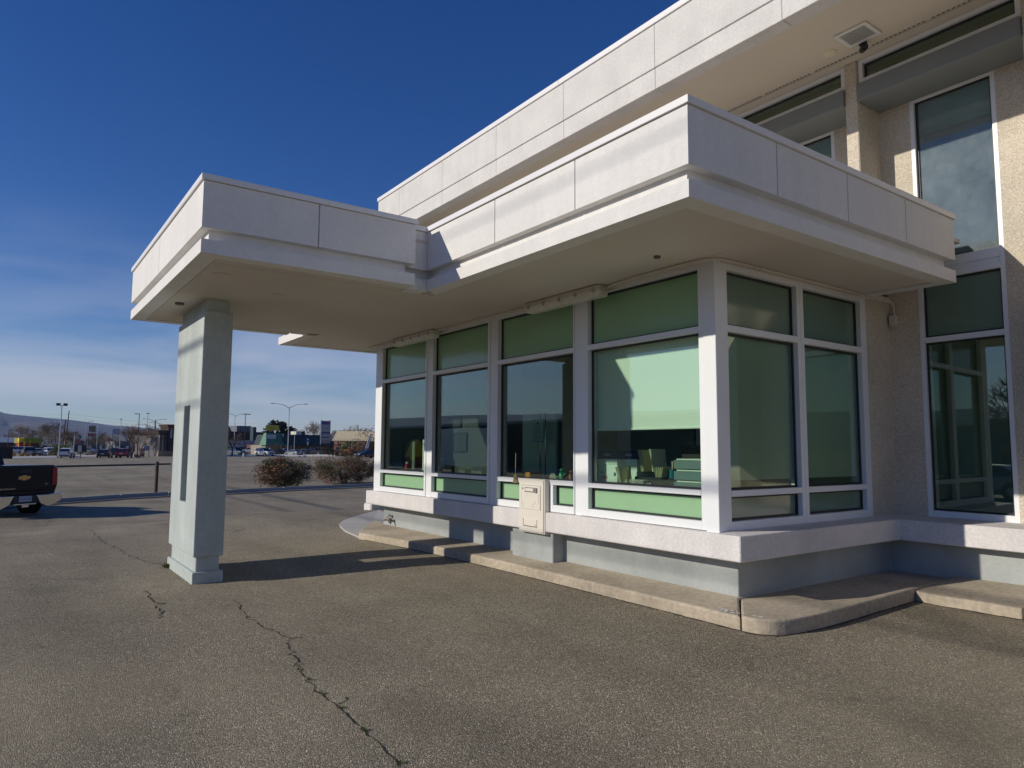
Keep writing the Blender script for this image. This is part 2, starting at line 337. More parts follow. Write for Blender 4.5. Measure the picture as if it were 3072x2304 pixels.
# kerb, painted shadow line by the gutter, medians (far lot)
kp = [on(*p) for p in ((-260, 1545), (120, 1512), (253, 1503), (362, 1495), (506, 1487), (690, 1480), (850, 1471), (1120, 1459), (1500, 1449))]
def kerbrun(pts, w_, h, name, m, seg, gap=.02, lab=None, slope=0):
    L_ = 0; tot = []
    for a, c in zip(pts, pts[1:]):
        n = max(1, round(math.dist(a[:2], c[:2]) / seg))
        for k in range(n):
            p = [a[i] + (c[i] - a[i]) * (k + gap / seg) / n for i in (0, 1)]; q = [a[i] + (c[i] - a[i]) * (k + 1 - gap / seg) / n for i in (0, 1)]
            tot.append((p, q))
    root = thing(name, (*pts[0][:2], gz(*pts[0][:2])), lab, 'kerb')
    for p, q in tot:
        dx, dy = q[0] - p[0], q[1] - p[1]; l = math.hypot(dx, dy); ux, uy = -dy / l * w_, dx / l * w_
        P_ = [(p[0], p[1]), (q[0], q[1]), (q[0] + ux, q[1] + uy), (p[0] + ux, p[1] + uy)]
        if slope:
            f_ = slope / w_; Q_ = [P_[0], P_[1], (q[0] + ux * f_, q[1] + uy * f_), (p[0] + ux * f_, p[1] + uy * f_)]
            MB().prism(Q_, [gz(*t) - .05 for t in Q_], [gz(*Q_[0]) + .01, gz(*Q_[1]) + .01, gz(*Q_[2]) + h, gz(*Q_[3]) + h]).build('kerb_stone', m, root)
            P_ = [Q_[3], Q_[2], P_[2], P_[3]]
        MB().prism(P_, [gz(*t) - .05 for t in P_], [gz(*t) + h for t in P_]).build('kerb_stone', m, root, bevel=.015)
    return root
kerbrun(kp, .16, .15, 'kerb', KERB, 2.6, lab='long low concrete kerb between the drive lane and the empty car park')
gp = [(p[0] + .05 + .0, p[1] - .35) for p in kp]
ribbon([(p[0], p[1] - .18) for p in kp], .34, 'gutter_pavement', KERB, lift=.012, seg=.6)
ribbon([(p[0], p[1] - .75) for p in kp], .30, 'painted_shadow_line', CRACK_AND_SHADOW, lift=.016, seg=.6)  # dark ribbon laid on the asphalt as a painted shadow along the kerb
mp_ = [on(*p) for p in ((-300, 1412), (177, 1402), (514, 1394))]
kerbrun(mp_, .5, .16, 'kerb', BARKD, 6, lab='dark edged median kerb across the far side of the empty car park')
fk = [on(*p) for p in ((-200, 1379), (60, 1375), (175, 1372), (300, 1369), (360, 1367))]
kerbrun(fk, 3, .20, 'kerb', CONCL, 7, slope=1.0, lab='pale kerb in front of the cars on the far left')
fi = [on(*p) for p in ((368, 1371), (420, 1371))]; kerbrun(fi, 3.0, .25, 'traffic_island', CONCL, 6, slope=.8, lab='small white edged island with the lamp post and dry shrubs')

fk2 = [on(*p) for p in ((432, 1366), (520, 1365), (685, 1369), (820, 1369), (1000, 1369), (1300, 1370))]
kerbrun(fk2, 9, .30, 'kerb', CONCL, 8, slope=1.8, lab='white kerb and pavement along the street behind the bushes')

# ------------------------------------------------------------------ walkway round the building
ZC, ZD, ZG = .205, .27, .103
def slab(pts, zs, name='slab', m=CONC, parent=None, bevel=.018):
    return MB().prism(pts, [0.] * len(pts), zs).build(name, m, parent, bevel=bevel, seg=2)
walk = thing('walkway', (1.4, 3, 0), None, None); walk['kind'] = 'structure'
C_ = ZC
def pl(pts, z0, x0, k): return [z0 + (x - x0) * k for x, y in pts]
S1 = [(1.128, .505), (1.60, .862), (1.72, .862), (1.72, 8.44), (1.35, 7.95), (.93, 7.28), (1.0, 6.6), (1.07, 6.0), (1.12, 5.0), (1.14, 4.0), (1.145, 2.5), (1.14, 1.2)]
slab(S1, pl(S1, ZC, 1.14, .06), parent=walk)
S2 = [(1.128, .493), (1.125, .43), (1.145, .36), (1.18, .305), (1.23, .262), (1.30, .228), (1.40, .203), (1.55, .187), (1.75, .183), (2.08, .19), (2.75, .22), (3.62, .255), (4.4, .255), (4.4, .95), (1.72, .95), (1.608, .855)]
slab(S2, [ZC + .012] * len(S2), parent=walk)
S3 = [(3.40, .247), (3.36, .0), (3.39, -.28), (3.37, -.62), (4.4, -.62), (4.4, .247)]
slab(S3, pl(S3, ZC - .012, 3.38, .06), parent=walk)
S4 = [(3.37, -.628), (3.37, -6), (4.4, -6), (4.4, -.628)]
slab(S4, pl(S4, ZC - .012, 3.38, .06), parent=walk)
BQ = on(1118, 1530)
PQ = [on(*p) for p in ((1063, 1608), (1036, 1596), (1020, 1582), (1018, 1574), (1030, 1564), (1054, 1556), (1090, 1545), (1137, 1532))] + [(2.9, 10.2), (2.4, 8.2), (1.7, 8.2), (1.3, 7.8), (.96, 7.25)]
pad = MB(); pc = (1.7, 8.6); kz = lambda p: gz(*p[:2]) + .022
for p, q in zip(PQ, PQ[1:] + PQ[:1]):
    pad.tri((pc[0], pc[1], kz(pc)), (p[0], p[1], kz(p)), (q[0], q[1], kz(q))); pad.quad((p[0], p[1], kz(p)), (p[0], p[1], kz(p) - .1), (q[0], q[1], kz(q) - .1), (q[0], q[1], kz(q)))
pad.build('concrete_pavement', CONCP, kind='structure')
MB().box(BQ[0] - .05, BQ[0] + .9, BQ[1], BQ[1] + .4, -.3, BQ[2] + .14).build('concrete_block', CONCW, label='small cream concrete block on the ground at the far end of the building', cat='block', bevel=.03)
# (block)
# spilled white paint on the walkway corner
pb = MB(); rr = random.Random(5)
for k in range(26):
    x, y = (1.19 + rr.gauss(0, .02), .66 + rr.gauss(0, .05)) if k < 14 else (1.20 + rr.gauss(0, .012), .47 - (k - 14) * .013)
    r_ = rr.uniform(.006, .02); zt_ = ZC + (x - 1.14) / .58 * .065 + .004
    n = 7; b0 = len(pb.v); pb.v += [(x + r_ * rr.uniform(.5, 1.3) * math.cos(6.283 * i / n), y + r_ * rr.uniform(.7, 1.8) * math.sin(6.283 * i / n), zt_) for i in range(n)]; pb.f.append(tuple(range(b0, b0 + n)))
pb.build('paint_spill', WHT, kind='stuff')

# ------------------------------------------------------------------ the building
BL = thing('office_building', (3, 3, 0), 'white and grey office building with drive-up canopy, tall windows and upper overhang', 'building')
EXT = 9.6
def fascia(par, face, a0, a1, z0, z1, plane, joints, zs, out_, m=WHITE, th=.16, jw=.012, capo=.02, rec=.075, ends=(0, 0), ri=(0, 0)):
    """one straight fascia; face 'x' = plane X const running in Y, 'y' = plane Y const running in X; out_ = outward sign
       zs = (band top, reveal top, panel top)"""
    b1, b2, b3 = zs
    def bx(p0, p1, c0, c1, h0, h1, name, mm, bev=0.):
        lo, hi = sorted((p0, p1))
        B = MB().box(lo, hi, c0, c1, h0, h1) if face == 'x' else MB().box(c0, c1, lo, hi, h0, h1)
        return B.build(name, mm, par, bevel=bev)
    inn = plane - out_ * th
    bx(plane, inn, a0, a1, z0, b1, 'lower_band', m, 0)
    bx(plane - out_ * rec, inn, a0 + (rec if ri[0] else .0), a1 - (rec if ri[1] else 0), b1 - .002, b2 + .002, 'reveal', m)
    J = [a0] + list(joints) + [a1]
    for i, (p, q) in enumerate(zip(J, J[1:])):
        bx(plane, inn, p + (jw / 2 if i else 0), q - (jw / 2 if i < len(J) - 2 else 0), b2, b3, 'fascia_panel', m, 0)
    for j in joints: bx(plane - out_ * .02, inn + out_ * .01, j - jw, j + jw, b2 + .001, b3, 'joint', DARKG if 0 else m)
    n = max(1, round((a1 - a0) / 3.))
    for i in range(n):
        p, q = a0 + (a1 - a0) * i / n, a0 + (a1 - a0) * (i + 1) / n
        bx(plane + out_ * capo, inn, p - (capo if i == 0 and ends[0] else 0) + (.0015 if i else 0), q + (capo if i == n - 1 and ends[1] else 0), b3 + .006, z1, 'coping', COPE, 0)
CAN = thing('canopy', (0, 0, 0), None, None); CAN.parent = BL; CAN.location = (-3, -3, 0)
# root_loc of a child of CAN must give the world offset used for vertices
_rl = root_loc
def root_loc(o): return Vector((0, 0, 0)) if (o == CAN or o.parent == CAN or o.name.startswith('upper_roof')) else _rl(o)
ZB, ZT = 3.171, 3.868; ZSET = (3.293, 3.398, 3.811)
T = .16
fascia(CAN, 'x', 0, 3.563, ZB, ZT, 0., (1.148, 2.281), ZSET, -1, ends=(1, 0), ri=(1, 0))
MB().box(.08, .16, 3.56, 3.66, ZB, 3.8).build('corner_block', WHITE, CAN)
MB().box(-.002, .16, 3.638, 3.66, ZB + .002, 3.8).build('corner_block', WHITE, CAN)
fascia(CAN, 'x', 7.3, 8.57, ZB, ZT, 0., (), ZSET, -1, ends=(0, 1))
fascia(CAN, 'y', T, 4.023, ZB, ZT, 0., (1.012, 2.016, 3.02), ZSET, -1, ends=(0, 1), ri=(0, 1))
fascia(CAN, 'x', T, .95, ZB, ZT, 4.023, (), ZSET, 1)
fascia(CAN, 'y', T, 4.5, ZB, ZT, 8.57, (1.5, 3.0), ZSET, 1)
# pillar canopy
PX0, PX1, PY0, PY1 = -2.305, -.232, 3.400, 7.48
fascia(CAN, 'y', PX0, PX1, ZB, ZT, PY0, (-1.266,), ZSET, -1, ends=(1, 1), ri=(1, 1))
fascia(CAN, 'x', PY0 + T, PY1 - T, ZB, ZT, PX0, (5.487,), ZSET, -1)
fascia(CAN, 'y', PX0, PX1, ZB, ZT, PY1, (-1.266,), ZSET, 1, ends=(1, 1), ri=(1, 1))
fascia(CAN, 'x', PY0 + T, 3.60, ZB, ZT, PX1, (), ZSET, 1)
fascia(CAN, 'y', PX1 + .002, -.002, ZB, ZT, 3.563, (), ZSET, -1)
fascia(CAN, 'y', PX1 + .002, -.002, ZB, ZT, 7.29, (), ZSET, 1)
# roof decks and soffits (soffit 9 mm above the lip, thin groove between)
MB().box(.15, 4.55, .15, 8.42, 3.70, 3.74).build('roof_deck', SOFF, CAN)
MB().box(-2.16, .16, 3.56, 7.32, 3.68, 3.72).build('roof_deck', SOFF, CAN)
MB().box(T + .012, 3.85, T + .012, .93, 3.180, 3.25).build('soffit', SOFF, CAN)
MB().box(T + .012, 4.6, .9301, 8.40, 3.180, 3.25).build('soffit', SOFF, CAN)
MB().box(PX0 + T + .012, T + .006, 3.74, 7.12, 3.177, 3.24).build('soffit', SOFF, CAN)
MB().box(PX0 + T + .012, PX1 - .01, PY0 + T + .012, 3.735, 3.179, 3.24).build('soffit', SOFF, CAN)
MB().box(PX0 + T + .012, PX1 - .01, 7.125, PY1 - T - .012, 3.179, 3.24).build('soffit', SOFF, CAN)
MB().box(PX1 - .012, T, 3.563 + T, 3.737, 3.176, 3.24).build('soffit', SOFF, CAN)
for (x, y) in ((-1.95, 4.15), (-1.2, 4.75)):
    MB().disc((x, y, 3.174), (0, 0, 1), .075, .01, 20).build('soffit_cap', SOFF, CAN)
MB().disc((.95, 1.15, 3.172), (0, 0, 1), .03, .02, 12).build('soffit_sensor', DARKG, CAN)
MB().disc((-2.0, 5.9, 3.17), (0, 0, 1), .05, .03, 12).build('soffit_sensor', DARKG, CAN)

# upper roof
UR = thing('upper_roof', (0, 0, 0), None, None); UR.parent = BL; UR.location = (-3, -3, 0)
UX = 2.555; UY1 = 10.38; UZ0, UZG, UZ1 = 5.84, 6.10, 6.74
def ubox(x0, x1, y0, y1, z0, z1, name, m, bev=.005): return MB().box(x0, x1, y0, y1, z0, z1).build(name, m, UR, bevel=bev)
jy = [-7.5, -5.9, -4.2, -2.5, -.80, .898, 2.61, 4.328, 6.003, 7.714, 9.399, UY1]
for a, c in zip(jy, jy[1:]):
    ubox(UX, UX + .18, a + .002, c - .002, UZG + .012, 6.66, 'fascia_panel', CONCW)
    ubox(UX + .006, UX + .195, a + .002, c - .002, UZ0, UZG, 'lower_panel', CONCW)
ubox(UX + .03, UX + .17, -7.5, UY1 - .02, UZG - .01, UZG + .02, 'groove', CONCW, 0)
ubox(UX + .03, UX + .17, -7.5, UY1 - .02, UZ0 + .03, 6.65, 'backing', CONCW, 0)
n = 6
for i in range(n):
    a = -7.5 + (UY1 + 7.5) * i / n; c = -7.5 + (UY1 + 7.5) * (i + 1) / n
    ubox(UX - .02, UX + .20, a + .002, c - .002 + (.02 if i == n - 1 else 0), 6.665, UZ1, 'coping', COPE, .003)
ubox(UX + .2, 9, UY1 - .18, UY1, UZ0, 6.7, 'end_fascia', CONCW)
ubox(UX + .19, 9, -7.5, UY1 - .19, 6.45, 6.5, 'roof_deck', CONCW, 0)
ubox(UX + .20, 4.9, -7.5, UY1 - .19, 5.975, 6.05, 'soffit', SOFF2, 0)
sv = MB()   # continuous vent slots
y = -6.
while y < 8:
    if int((y + 60) / .66) * .66 + .045 < y + 60: sv.box(3.96, 3.975, y, y + .032, 5.972, 5.9765)
    y += .048
sv.build('soffit_vent_slots', GASK, UR)['kind'] = 'stuff'
MB().box(3.995, 4.0, -6, 8, 5.973, 5.9765).build('soffit_seam', DARKG, UR)

# main wall (pebble dash) with piers, headers, recessed tall windows and clerestories
WX, PF = 4.602, 4.121
bays = [(-.644, .965)]
k = 1.755
PIER = [(.965 + k * i, 1.111 + k * i) for i in range(-4, 5)]
for (a, c) in PIER:
    z0 = .74 if a < .9 else 3.3
    MB().box(PF, WX + .3, a, c, z0, 5.974).build('pier', PEB, BL, bevel=.01)
def window(face, plane, depth, a0, a1, z0, z1, uprights, rails, panes, fm=ALU, fw_=.05, fd=.09, parent=BL, tilt=0):
    """frame facing -X (face 'x', running in Y) or -Y (face 'y', running in X); uprights/rails = list of (c0,c1,z0,z1) ; panes = list of (c0,c1,z0,z1,material,inset)"""
    def bx(c0, c1, h0, h1, d0, d1):
        return MB().box(plane + d0, plane + d1, c0, c1, h0, h1) if face == 'x' else MB().box(c0, c1, plane + d0, plane + d1, h0, h1)
    b = MB()
    for (c0, c1, h0, h1, d0, d1) in uprights + rails:
        t = bx(c0, c1, h0, h1, d0, d1); o = len(b.v); b.v += t.v; b.f += [tuple(q + o for q in f) for f in t.f]
    fr = b.build('window', fm, parent, bevel=.0025)
    for (c0, c1, h0, h1, mm, ins) in panes:
        po = bx(c0 - .004, c1 + .004, h0 - .004, h1 + .004, ins, ins + .008)
        if tilt and abs(h0 - .857) < .01:      # sheet turned in its frame on purpose, to reflect a strip of sky
            ym = (c0 + c1) / 2; po.v = [(x + (y - ym) * tilt, y, z) for x, y, z in po.v]
        po.build('pane' if mm in (GLASS, GLASSU) else 'spandrel', mm, fr)
        e = .02; g_ = MB()
        for q in ((c0, c0 + e, h0, h1), (c1 - e, c1, h0, h1), (c0 + e, c1 - e, h0, h0 + e), (c0 + e, c1 - e, h1 - e, h1)):
            t = bx(*q, ins - .018, ins - .001); o = len(g_.v); g_.v += t.v; g_.f += [tuple(x + o for x in f) for f in t.f]
        g_.build('gasket', GASK, fr)
    return fr
# wall pieces between piers
for i in range(-4, 5):
    a = 1.111 + k * (i - 1); c = .965 + k * i       # bay a..c
    w0, w1 = a + 0.41, a + 1.265
    lo = .74 if c < 1 else 3.3
    if a > 8.6: lo = .3
    for (y0, y1, z0, z1) in ((a, w0, lo, 5.53), (w1, c, lo, 5.53), (w0, w1, 5.49, 5.53)):
        MB().box(WX, WX + .28, y0, y1, z0, z1).build('stucco_wall', PEB, BL)
    MB().box(PF - .028, WX + .1, a + .002, c - .002, 5.478, 5.68).build('header', HEAD, BL, bevel=.012, seg=2)
    # clerestory
    fr = [(a + .005, a + .055, 5.69, 5.972, .0, .10), (c - .055, c - .005, 5.69, 5.972, .0, .10)]
    rl = [(a + .055, c - .055, 5.69, 5.745, .0, .10), (a + .055, c - .055, 5.925, 5.972, .0, .10)]
    window('x', PF + .03, 0, 0, 0, 0, 0, fr, rl, [(a + .055, c - .055, 5.745, 5.925, GLASS, .06)])
    # tall window, frame 45 mm
    zb = .775 if c < 1 else 3.45
    zlow = [] if zb > 1 else [(w0 + .045, w1 - .045, .80 + .0, .857, .02, .10), (w0 + .045, w1 - .045, 2.683, 2.742, .02, .10), (w0 + .045, w1 - .045, 3.379, 3.44, .02, .10)]
    up_ = [(w0, w0 + .045, zb, 5.49, .02, .1), (w1 - .045, w1, zb, 5.49, .02, .1)]
    rl = zlow + [(w0 + .045, w1 - .045, 5.455, 5.49, .02, .10), (w0 + .045, w1 - .045, 3.50, 3.60, .02, .10)]
    if zb < 1: rl += [(w0 + .045, w1 - .045, zb, .80, .02, .12), (w0 + .045, w1 - .045, 3.44, 3.50, .03, .1)]
    pn = [(w0 + .045, w1 - .045, 3.60, 5.455, GLASSU, .075)]
    if zb < 1: pn += [(w0 + .045, w1 - .045, 2.742, 3.379, SPAN2, .075), (w0 + .045, w1 - .045, .857, 2.683, GLASS, .075)]
    window('x', WX - .02, 0, 0, 0, 0, 0, up_, rl, pn, tilt=(-.034 if i == 0 else 0))
    MB().box(WX + .17, WX + .20, w0, w1, 5.12, 5.49).build('window_shade', SHADE, BL)
MB().box(WX, WX + .28, .66, 1.3, .3, 3.3).build('stucco_wall', PEB, BL) if 0 else None
# wing side wall stub (pebble dash) right of the side windows
MB().box(4.07, 4.61, .943, 1.12, .72, 3.19).build('stucco_wall', PEB, BL)
MB().box(WX + .001, WX + .28, .62, .96, .72, 3.35).build('stucco_wall', PEB, BL) if 0 else None
# dark rooms behind
MB().box(WX + 1.4, WX + 1.5, -7, 10, .3, 6).build('inner_wall', WALLI, BL)
MB().box(WX + .2, WX + 1.4, -7, 10, .25, .35).build('inner_floor', FLI, BL)
MB().box(WX + .3, WX + 1.4, -7, 10, 5.60, 5.66).build('inner_ceiling', WALLI, BL)
# sills and plinths
MB().prism([(4.08, .69), (1.40, .69), (1.40, 8.09), (1.75, 8.09), (1.75, 1.1), (5.0, 1.1), (5.0, -6.5), (4.08, -6.5)][::-1], .565, [.78, .78, .78, .80, .80, .80, .80, .78][::-1]).build('sill', SILL, BL, bevel=.008)
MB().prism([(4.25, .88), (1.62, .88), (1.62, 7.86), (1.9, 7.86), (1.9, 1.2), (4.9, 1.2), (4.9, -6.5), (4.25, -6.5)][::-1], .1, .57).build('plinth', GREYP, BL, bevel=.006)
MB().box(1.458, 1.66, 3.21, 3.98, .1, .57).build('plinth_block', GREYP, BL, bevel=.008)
# drive wall windows
FX = 1.457; GI = .075
def W(y0, y1, gl0, gl1, extra=None, low=None):
    d0, d1 = 0., .13
    up_ = [(y0, gl0, .79, 3.20, d0, d1), (gl1, y1, .79, 3.20, d0, d1)]
    rl = [(gl0, gl1, .79, .866, d0, d1), (gl0, gl1, 1.091, 1.138, d0 - .004, d1), (gl0, gl1, 2.557, 2.612, d0, d1), (gl0, gl1, 3.144, 3.20, d0, d1)]
    pn = [(gl0, gl1, 1.138, 2.557, GLASS, GI), (gl0, gl1, 2.612, 3.144, SPAN2 if 0 else SPAN, GI)]
    if low is None: pn.append((gl0, gl1, .866, 1.091, SPAN, GI))
    else:
        for q in low: pn.append((q[0], q[1], .866, 1.091, SPAN, GI))
        up_ += [(low[0][1], low[0][1] + .05, .79, 1.091, d0, d1), (low[1][0] - .05, low[1][0], .79, 1.091, d0, d1)]
        rl[0] = (gl0, low[0][1], .79, .866, d0, d1); rl.append((low[1][0], gl1, .79, .866, d0, d1)); rl[1] = (gl0, gl1, 1.091, 1.145, d0 - .004, d1)
    window('x', FX, 0, 0, 0, 0, 0, up_, rl, pn)
W(6.165, 7.735, 6.21, 7.68)
W(4.505, 6.040, 4.55, 5.985)
W(2.845, 4.370, 2.86, 4.32, low=[(2.86, 3.21), (3.83, 4.32)])
W(1.075, 2.735, 1.13, 2.62)
for (a, c) in ((7.735, 7.95), (6.040, 6.165), (4.370, 4.505), (2.735, 2.845)):
    MB().box(FX + .012, FX + .14, a + .003, c - .003, .785, 3.19).build('mullion', ALU, BL, bevel=.003)
MB().box(FX - .008, FX + .095, .935, 1.073, .775, 3.20).build('corner_post', ALU, BL, bevel=.004)
MB().box(FX + .10, 4.62, 7.93, 8.05, .60, 3.2).build('end_wall', WALLI, BL)
MB().box(1.30, 1.44, .76, 8.0, 3.176, 3.19).build('soffit_trim', SOFF, BL)
MB().box(1.44, 4.6, .80, .93, 3.10, 3.185).build('soffit_trim', SOFF, BL) if 0 else None
# side windows
SY = .943
up_ = [(1.555, 1.635, .785, 3.20, 0, .12), (2.735, 2.79, .785, 3.20, 0, .12), (2.794, 2.85, .785, 3.20, 0, .12), (3.955, 4.068, .785, 3.20, 0, .12)]
rl = []; pn = []
for (a, c) in ((1.635, 2.735), (2.85, 3.955)):
    rl += [(a, c, .785, .866, 0, .12), (a, c, 1.083, 1.138, -.002, .12), (a, c, 2.557, 2.62, 0, .12), (a, c, 3.125, 3.20, 0, .12)]
    pn += [(a, c, 1.138, 2.557, GLASS, .07), (a, c, 2.62, 3.125, SPAN2, .07), (a, c, .866, 1.083, SPAN2, .07)]
window('y', SY, 0, 0, 0, 0, 0, up_, rl, pn)

# interior of the wing
MB().box(1.62, 4.55, 1.1, 7.9, .72, .76).build('inner_floor', FLI, BL)
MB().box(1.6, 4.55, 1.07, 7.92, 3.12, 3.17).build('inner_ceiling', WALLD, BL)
MB().box(4.50, 4.58, 1.1, 7.9, .76, 3.12).build('inner_wall', WALLI, BL)
MB().box(4.55, 4.75, 1.0, 8.0, 3.2, 3.7).build('inner_wall', WALLI, BL)

# pillar
PL = [-1.833, -1.518, 5.381, 6.784]
pil = thing('pillar', (0, 0, 0), None, None); pil.parent = BL; pil.location = (-3, -3, 0)
def root_loc(o): return Vector((0, 0, 0)) if (o in (CAN, UR, pil) or o.parent in (CAN, UR, pil)) else _rl(o)
x0, x1, y0, y1 = PL; s0, s1, sz0, sz1 = 5.90, 6.235, .850, 1.977
sh = MB()
for q in ((y0, s0, .287, 3.031), (s1, y1, .287, 3.031)): pass
def ring_box(b):   # shaft with a through slot, one closed surface
    xs_ = (x0, x1); ys_ = (y0, s0, s1, y1); zs_ = (.287, sz0, sz1, 3.031); idx = {}
    for i in range(2):
        for j in range(4):
            for l in range(4): idx[i, j, l] = len(b.v); b.v.append((xs_[i], ys_[j], zs_[l]))
    for i in range(2):
        for j in range(3):
            for l in range(3):
                if j == 1 and l == 1: continue
                b.f.append((idx[i, j, l], idx[i, j + 1, l], idx[i, j + 1, l + 1], idx[i, j, l + 1]))
    for j in range(3):
        for l in (0, 3): b.f.append((idx[0, j, l], idx[1, j, l], idx[1, j + 1, l], idx[0, j + 1, l]))
    for l in range(3):
        for j in (0, 3): b.f.append((idx[0, j, l], idx[1, j, l], idx[1, j, l + 1], idx[0, j, l + 1]))
    for (a, c) in (((1, 1), (2, 1)), ((1, 2), (2, 2)), ((1, 1), (1, 2)), ((2, 1), (2, 2))):
        b.f.append((idx[0, a[0], a[1]], idx[1, a[0], a[1]], idx[1, c[0], c[1]], idx[0, c[0], c[1]]))
    return b
o = ring_box(sh).build('shaft', GREYC, pil)
bv = o.modifiers.new('bevel', 'BEVEL'); bv.width = .012; bv.segments = 2; bv.limit_method = 'ANGLE'
i_ = .034
MB().box(x0 + i_, x1 - i_, y0 + i_, y1 - i_, .10, .30).build('neck', GREYC, pil, bevel=.008)
MB().box(x0 + i_, x1 - i_, y0 + i_, y1 - i_, 3.02, 3.18).build('neck', GREYC, pil, bevel=.008)
MB().box(x0 - .004, x1 + .006, y0 - .004, y1 + .004, -.05, .124).build('base', GREYC, pil, bevel=.01, seg=2)
# ------------------------------------------------------------------ fixtures on the building
def fixture(y0, y1, lab):
    X0, X1 = 1.235, 1.405
    t = thing('strip_light', (1.33, (y0 + y1) / 2, 3.176), lab, 'light fixture', 'plastic strip lights under the canopy')
    MB().prism([(X0 + .02, y0), (X1 - .02, y0), (X1, y0 + .02), (X1, y1 - .02), (X1 - .02, y1), (X0 + .02, y1), (X0, y1 - .02), (X0, y0 + .02)], 3.125, 3.172).build('housing', mat_fix, t, org=t.location, bevel=.005)
    b = MB(); b.loft([[(X0 + .012, y, 3.126), (X1 - .012, y, 3.126), (X1 - .03, y, 3.062), (X0 + .03, y, 3.062)] for y in (y0 + .02, y1 - .02)]); b.build('diffuser', mat_dif, t, org=t.location, bevel=.006)
    for i in range(5):
        y = y0 + .09 + (y1 - y0 - .18) * i / 4
        MB().box(X0 - .008, X0 + .006, y - .012, y + .012, 3.10, 3.145).build('clip', STEEL, t, org=t.location)
mat_fix = mat('aged_plastic', (.62, .58, .50), .5, var=.1, vs=6)
mat_dif = mat('ribbed_diffuser', (.78, .78, .68), .25, var=.1, vs=20)
fixture(2.20, 3.48, 'long plastic strip light under the canopy above the deposit drawer window')
fixture(5.66, 6.92, 'plastic strip light under the canopy above the two far drive-up windows')
tag(MB().tube([(1.335, 6.95, 3.165), (1.31, 7.6, 3.165), (1.31, 7.9, 3.165)], .010).build('conduit', SOFF), 'short painted conduit running past the farther strip light', 'conduit')
tag(MB().tube([(1.335, 5.64, 3.163), (1.33, 5.2, 3.165), (1.33, 3.9, 3.165), (1.335, 3.50, 3.155)], .011).build('conduit', SOFF), 'thin painted conduit joining the two strip lights', 'conduit')
cb = thing('conduit', (3, .8, 3.1), 'painted conduit bending round the corner to the junction box on the pebble wall', 'conduit')
MB().tube([(1.335, 2.19, 3.14), (1.33, 2.1, 3.16), (1.30, 1.75, 3.165), (1.30, 1.05, 3.165), (1.315, .93, 3.165), (1.37, .86, 3.165), (1.46, .835, 3.165), (1.7, .83, 3.165), (4.2, .83, 3.165), (4.42, .84, 3.165), (4.53, .865, 3.155), (4.572, .877, 3.12), (4.58, .88, 3.06), (4.58, .88, 3.03)], .012, 8).build('pipe', SOFF, cb, org=cb.location, smooth=True)
for (x, y) in ((1.30, 1.72), (1.9, .83), (2.0, .83)): MB().box(x - .02, x + .02, y - .02, y + .02, 3.148, 3.172).build('strap', SOFF, cb, org=cb.location)
MB().box(4.53, 4.60, .845, .92, 2.915, 3.035).build('junction_box', mat('box_paint', (.62, .58, .52), .6), cb, org=cb.location, bevel=.006)
# air vent, recessed light, camera on the upper soffit
v = thing('air_vent', (3.62, .68, 5.97), 'square white louvred air vent in the upper soffit', 'air vent')
for q in ((3.455, 3.495, .505, .86), (3.755, 3.795, .505, .86), (3.495, 3.755, .505, .545), (3.495, 3.755, .82, .86)): MB().box(*q, 5.952, 5.974).build('frame', WHT, v, org=v.location, bevel=.004)
MB().box(3.49, 3.76, .54, .825, 5.971, 5.973).build('backing', GASK, v, org=v.location)
sl_ = MB().box(-.13, .13, -.006, .006, -.006, .006)
p0 = None
for i in range(15):
    y = .557 + i * .0185
    if p0 is None: p0 = MB().box(3.495, 3.755, y - .0028, y + .0028, 5.956, 5.966).build('slat', WHT, v, org=v.location)
    else: q = p0.copy(); COL.objects.link(q); q.parent = v; q.location = (0, y - .557, 0)
l_ = thing('recessed_light', (3.73, 1.065, 5.97), 'round cream recessed light in the upper soffit', 'ceiling light')
MB().tube([(3.73, 1.065, 5.976), (3.73, 1.065, 5.962)], [.085, .078], 28).build('trim_ring', CREAM, l_, org=l_.location)
MB().tube([(3.73, 1.065, 5.961), (3.73, 1.065, 5.957)], [.055, .05], 24).build('lens', mat('lamp_lens', (.80, .75, .55), .4), l_, org=l_.location)
cm = thing('security_camera', (3.84, .735, 5.97), 'small black security camera hanging from the upper soffit', 'camera')
MB().cyl((3.84, .735), .042, 5.955, 5.976, 20).build('base', BLKM, cm, org=cm.location)
MB().tube([(3.84, .735, 5.96), (3.83, .733, 5.92)], .016, 10).build('arm', BLKM, cm, org=cm.location)
MB().tube([(3.87, .76, 5.915), (3.79, .70, 5.885), (3.755, .675, 5.87)], [.034, .038, .036], 18).build('body', BLKM, cm, org=cm.location, smooth=False)
MB().tube([(3.755, .675, 5.87), (3.745, .668, 5.866)], [.022, .02], 14).build('lens', CGL, cm, org=cm.location)

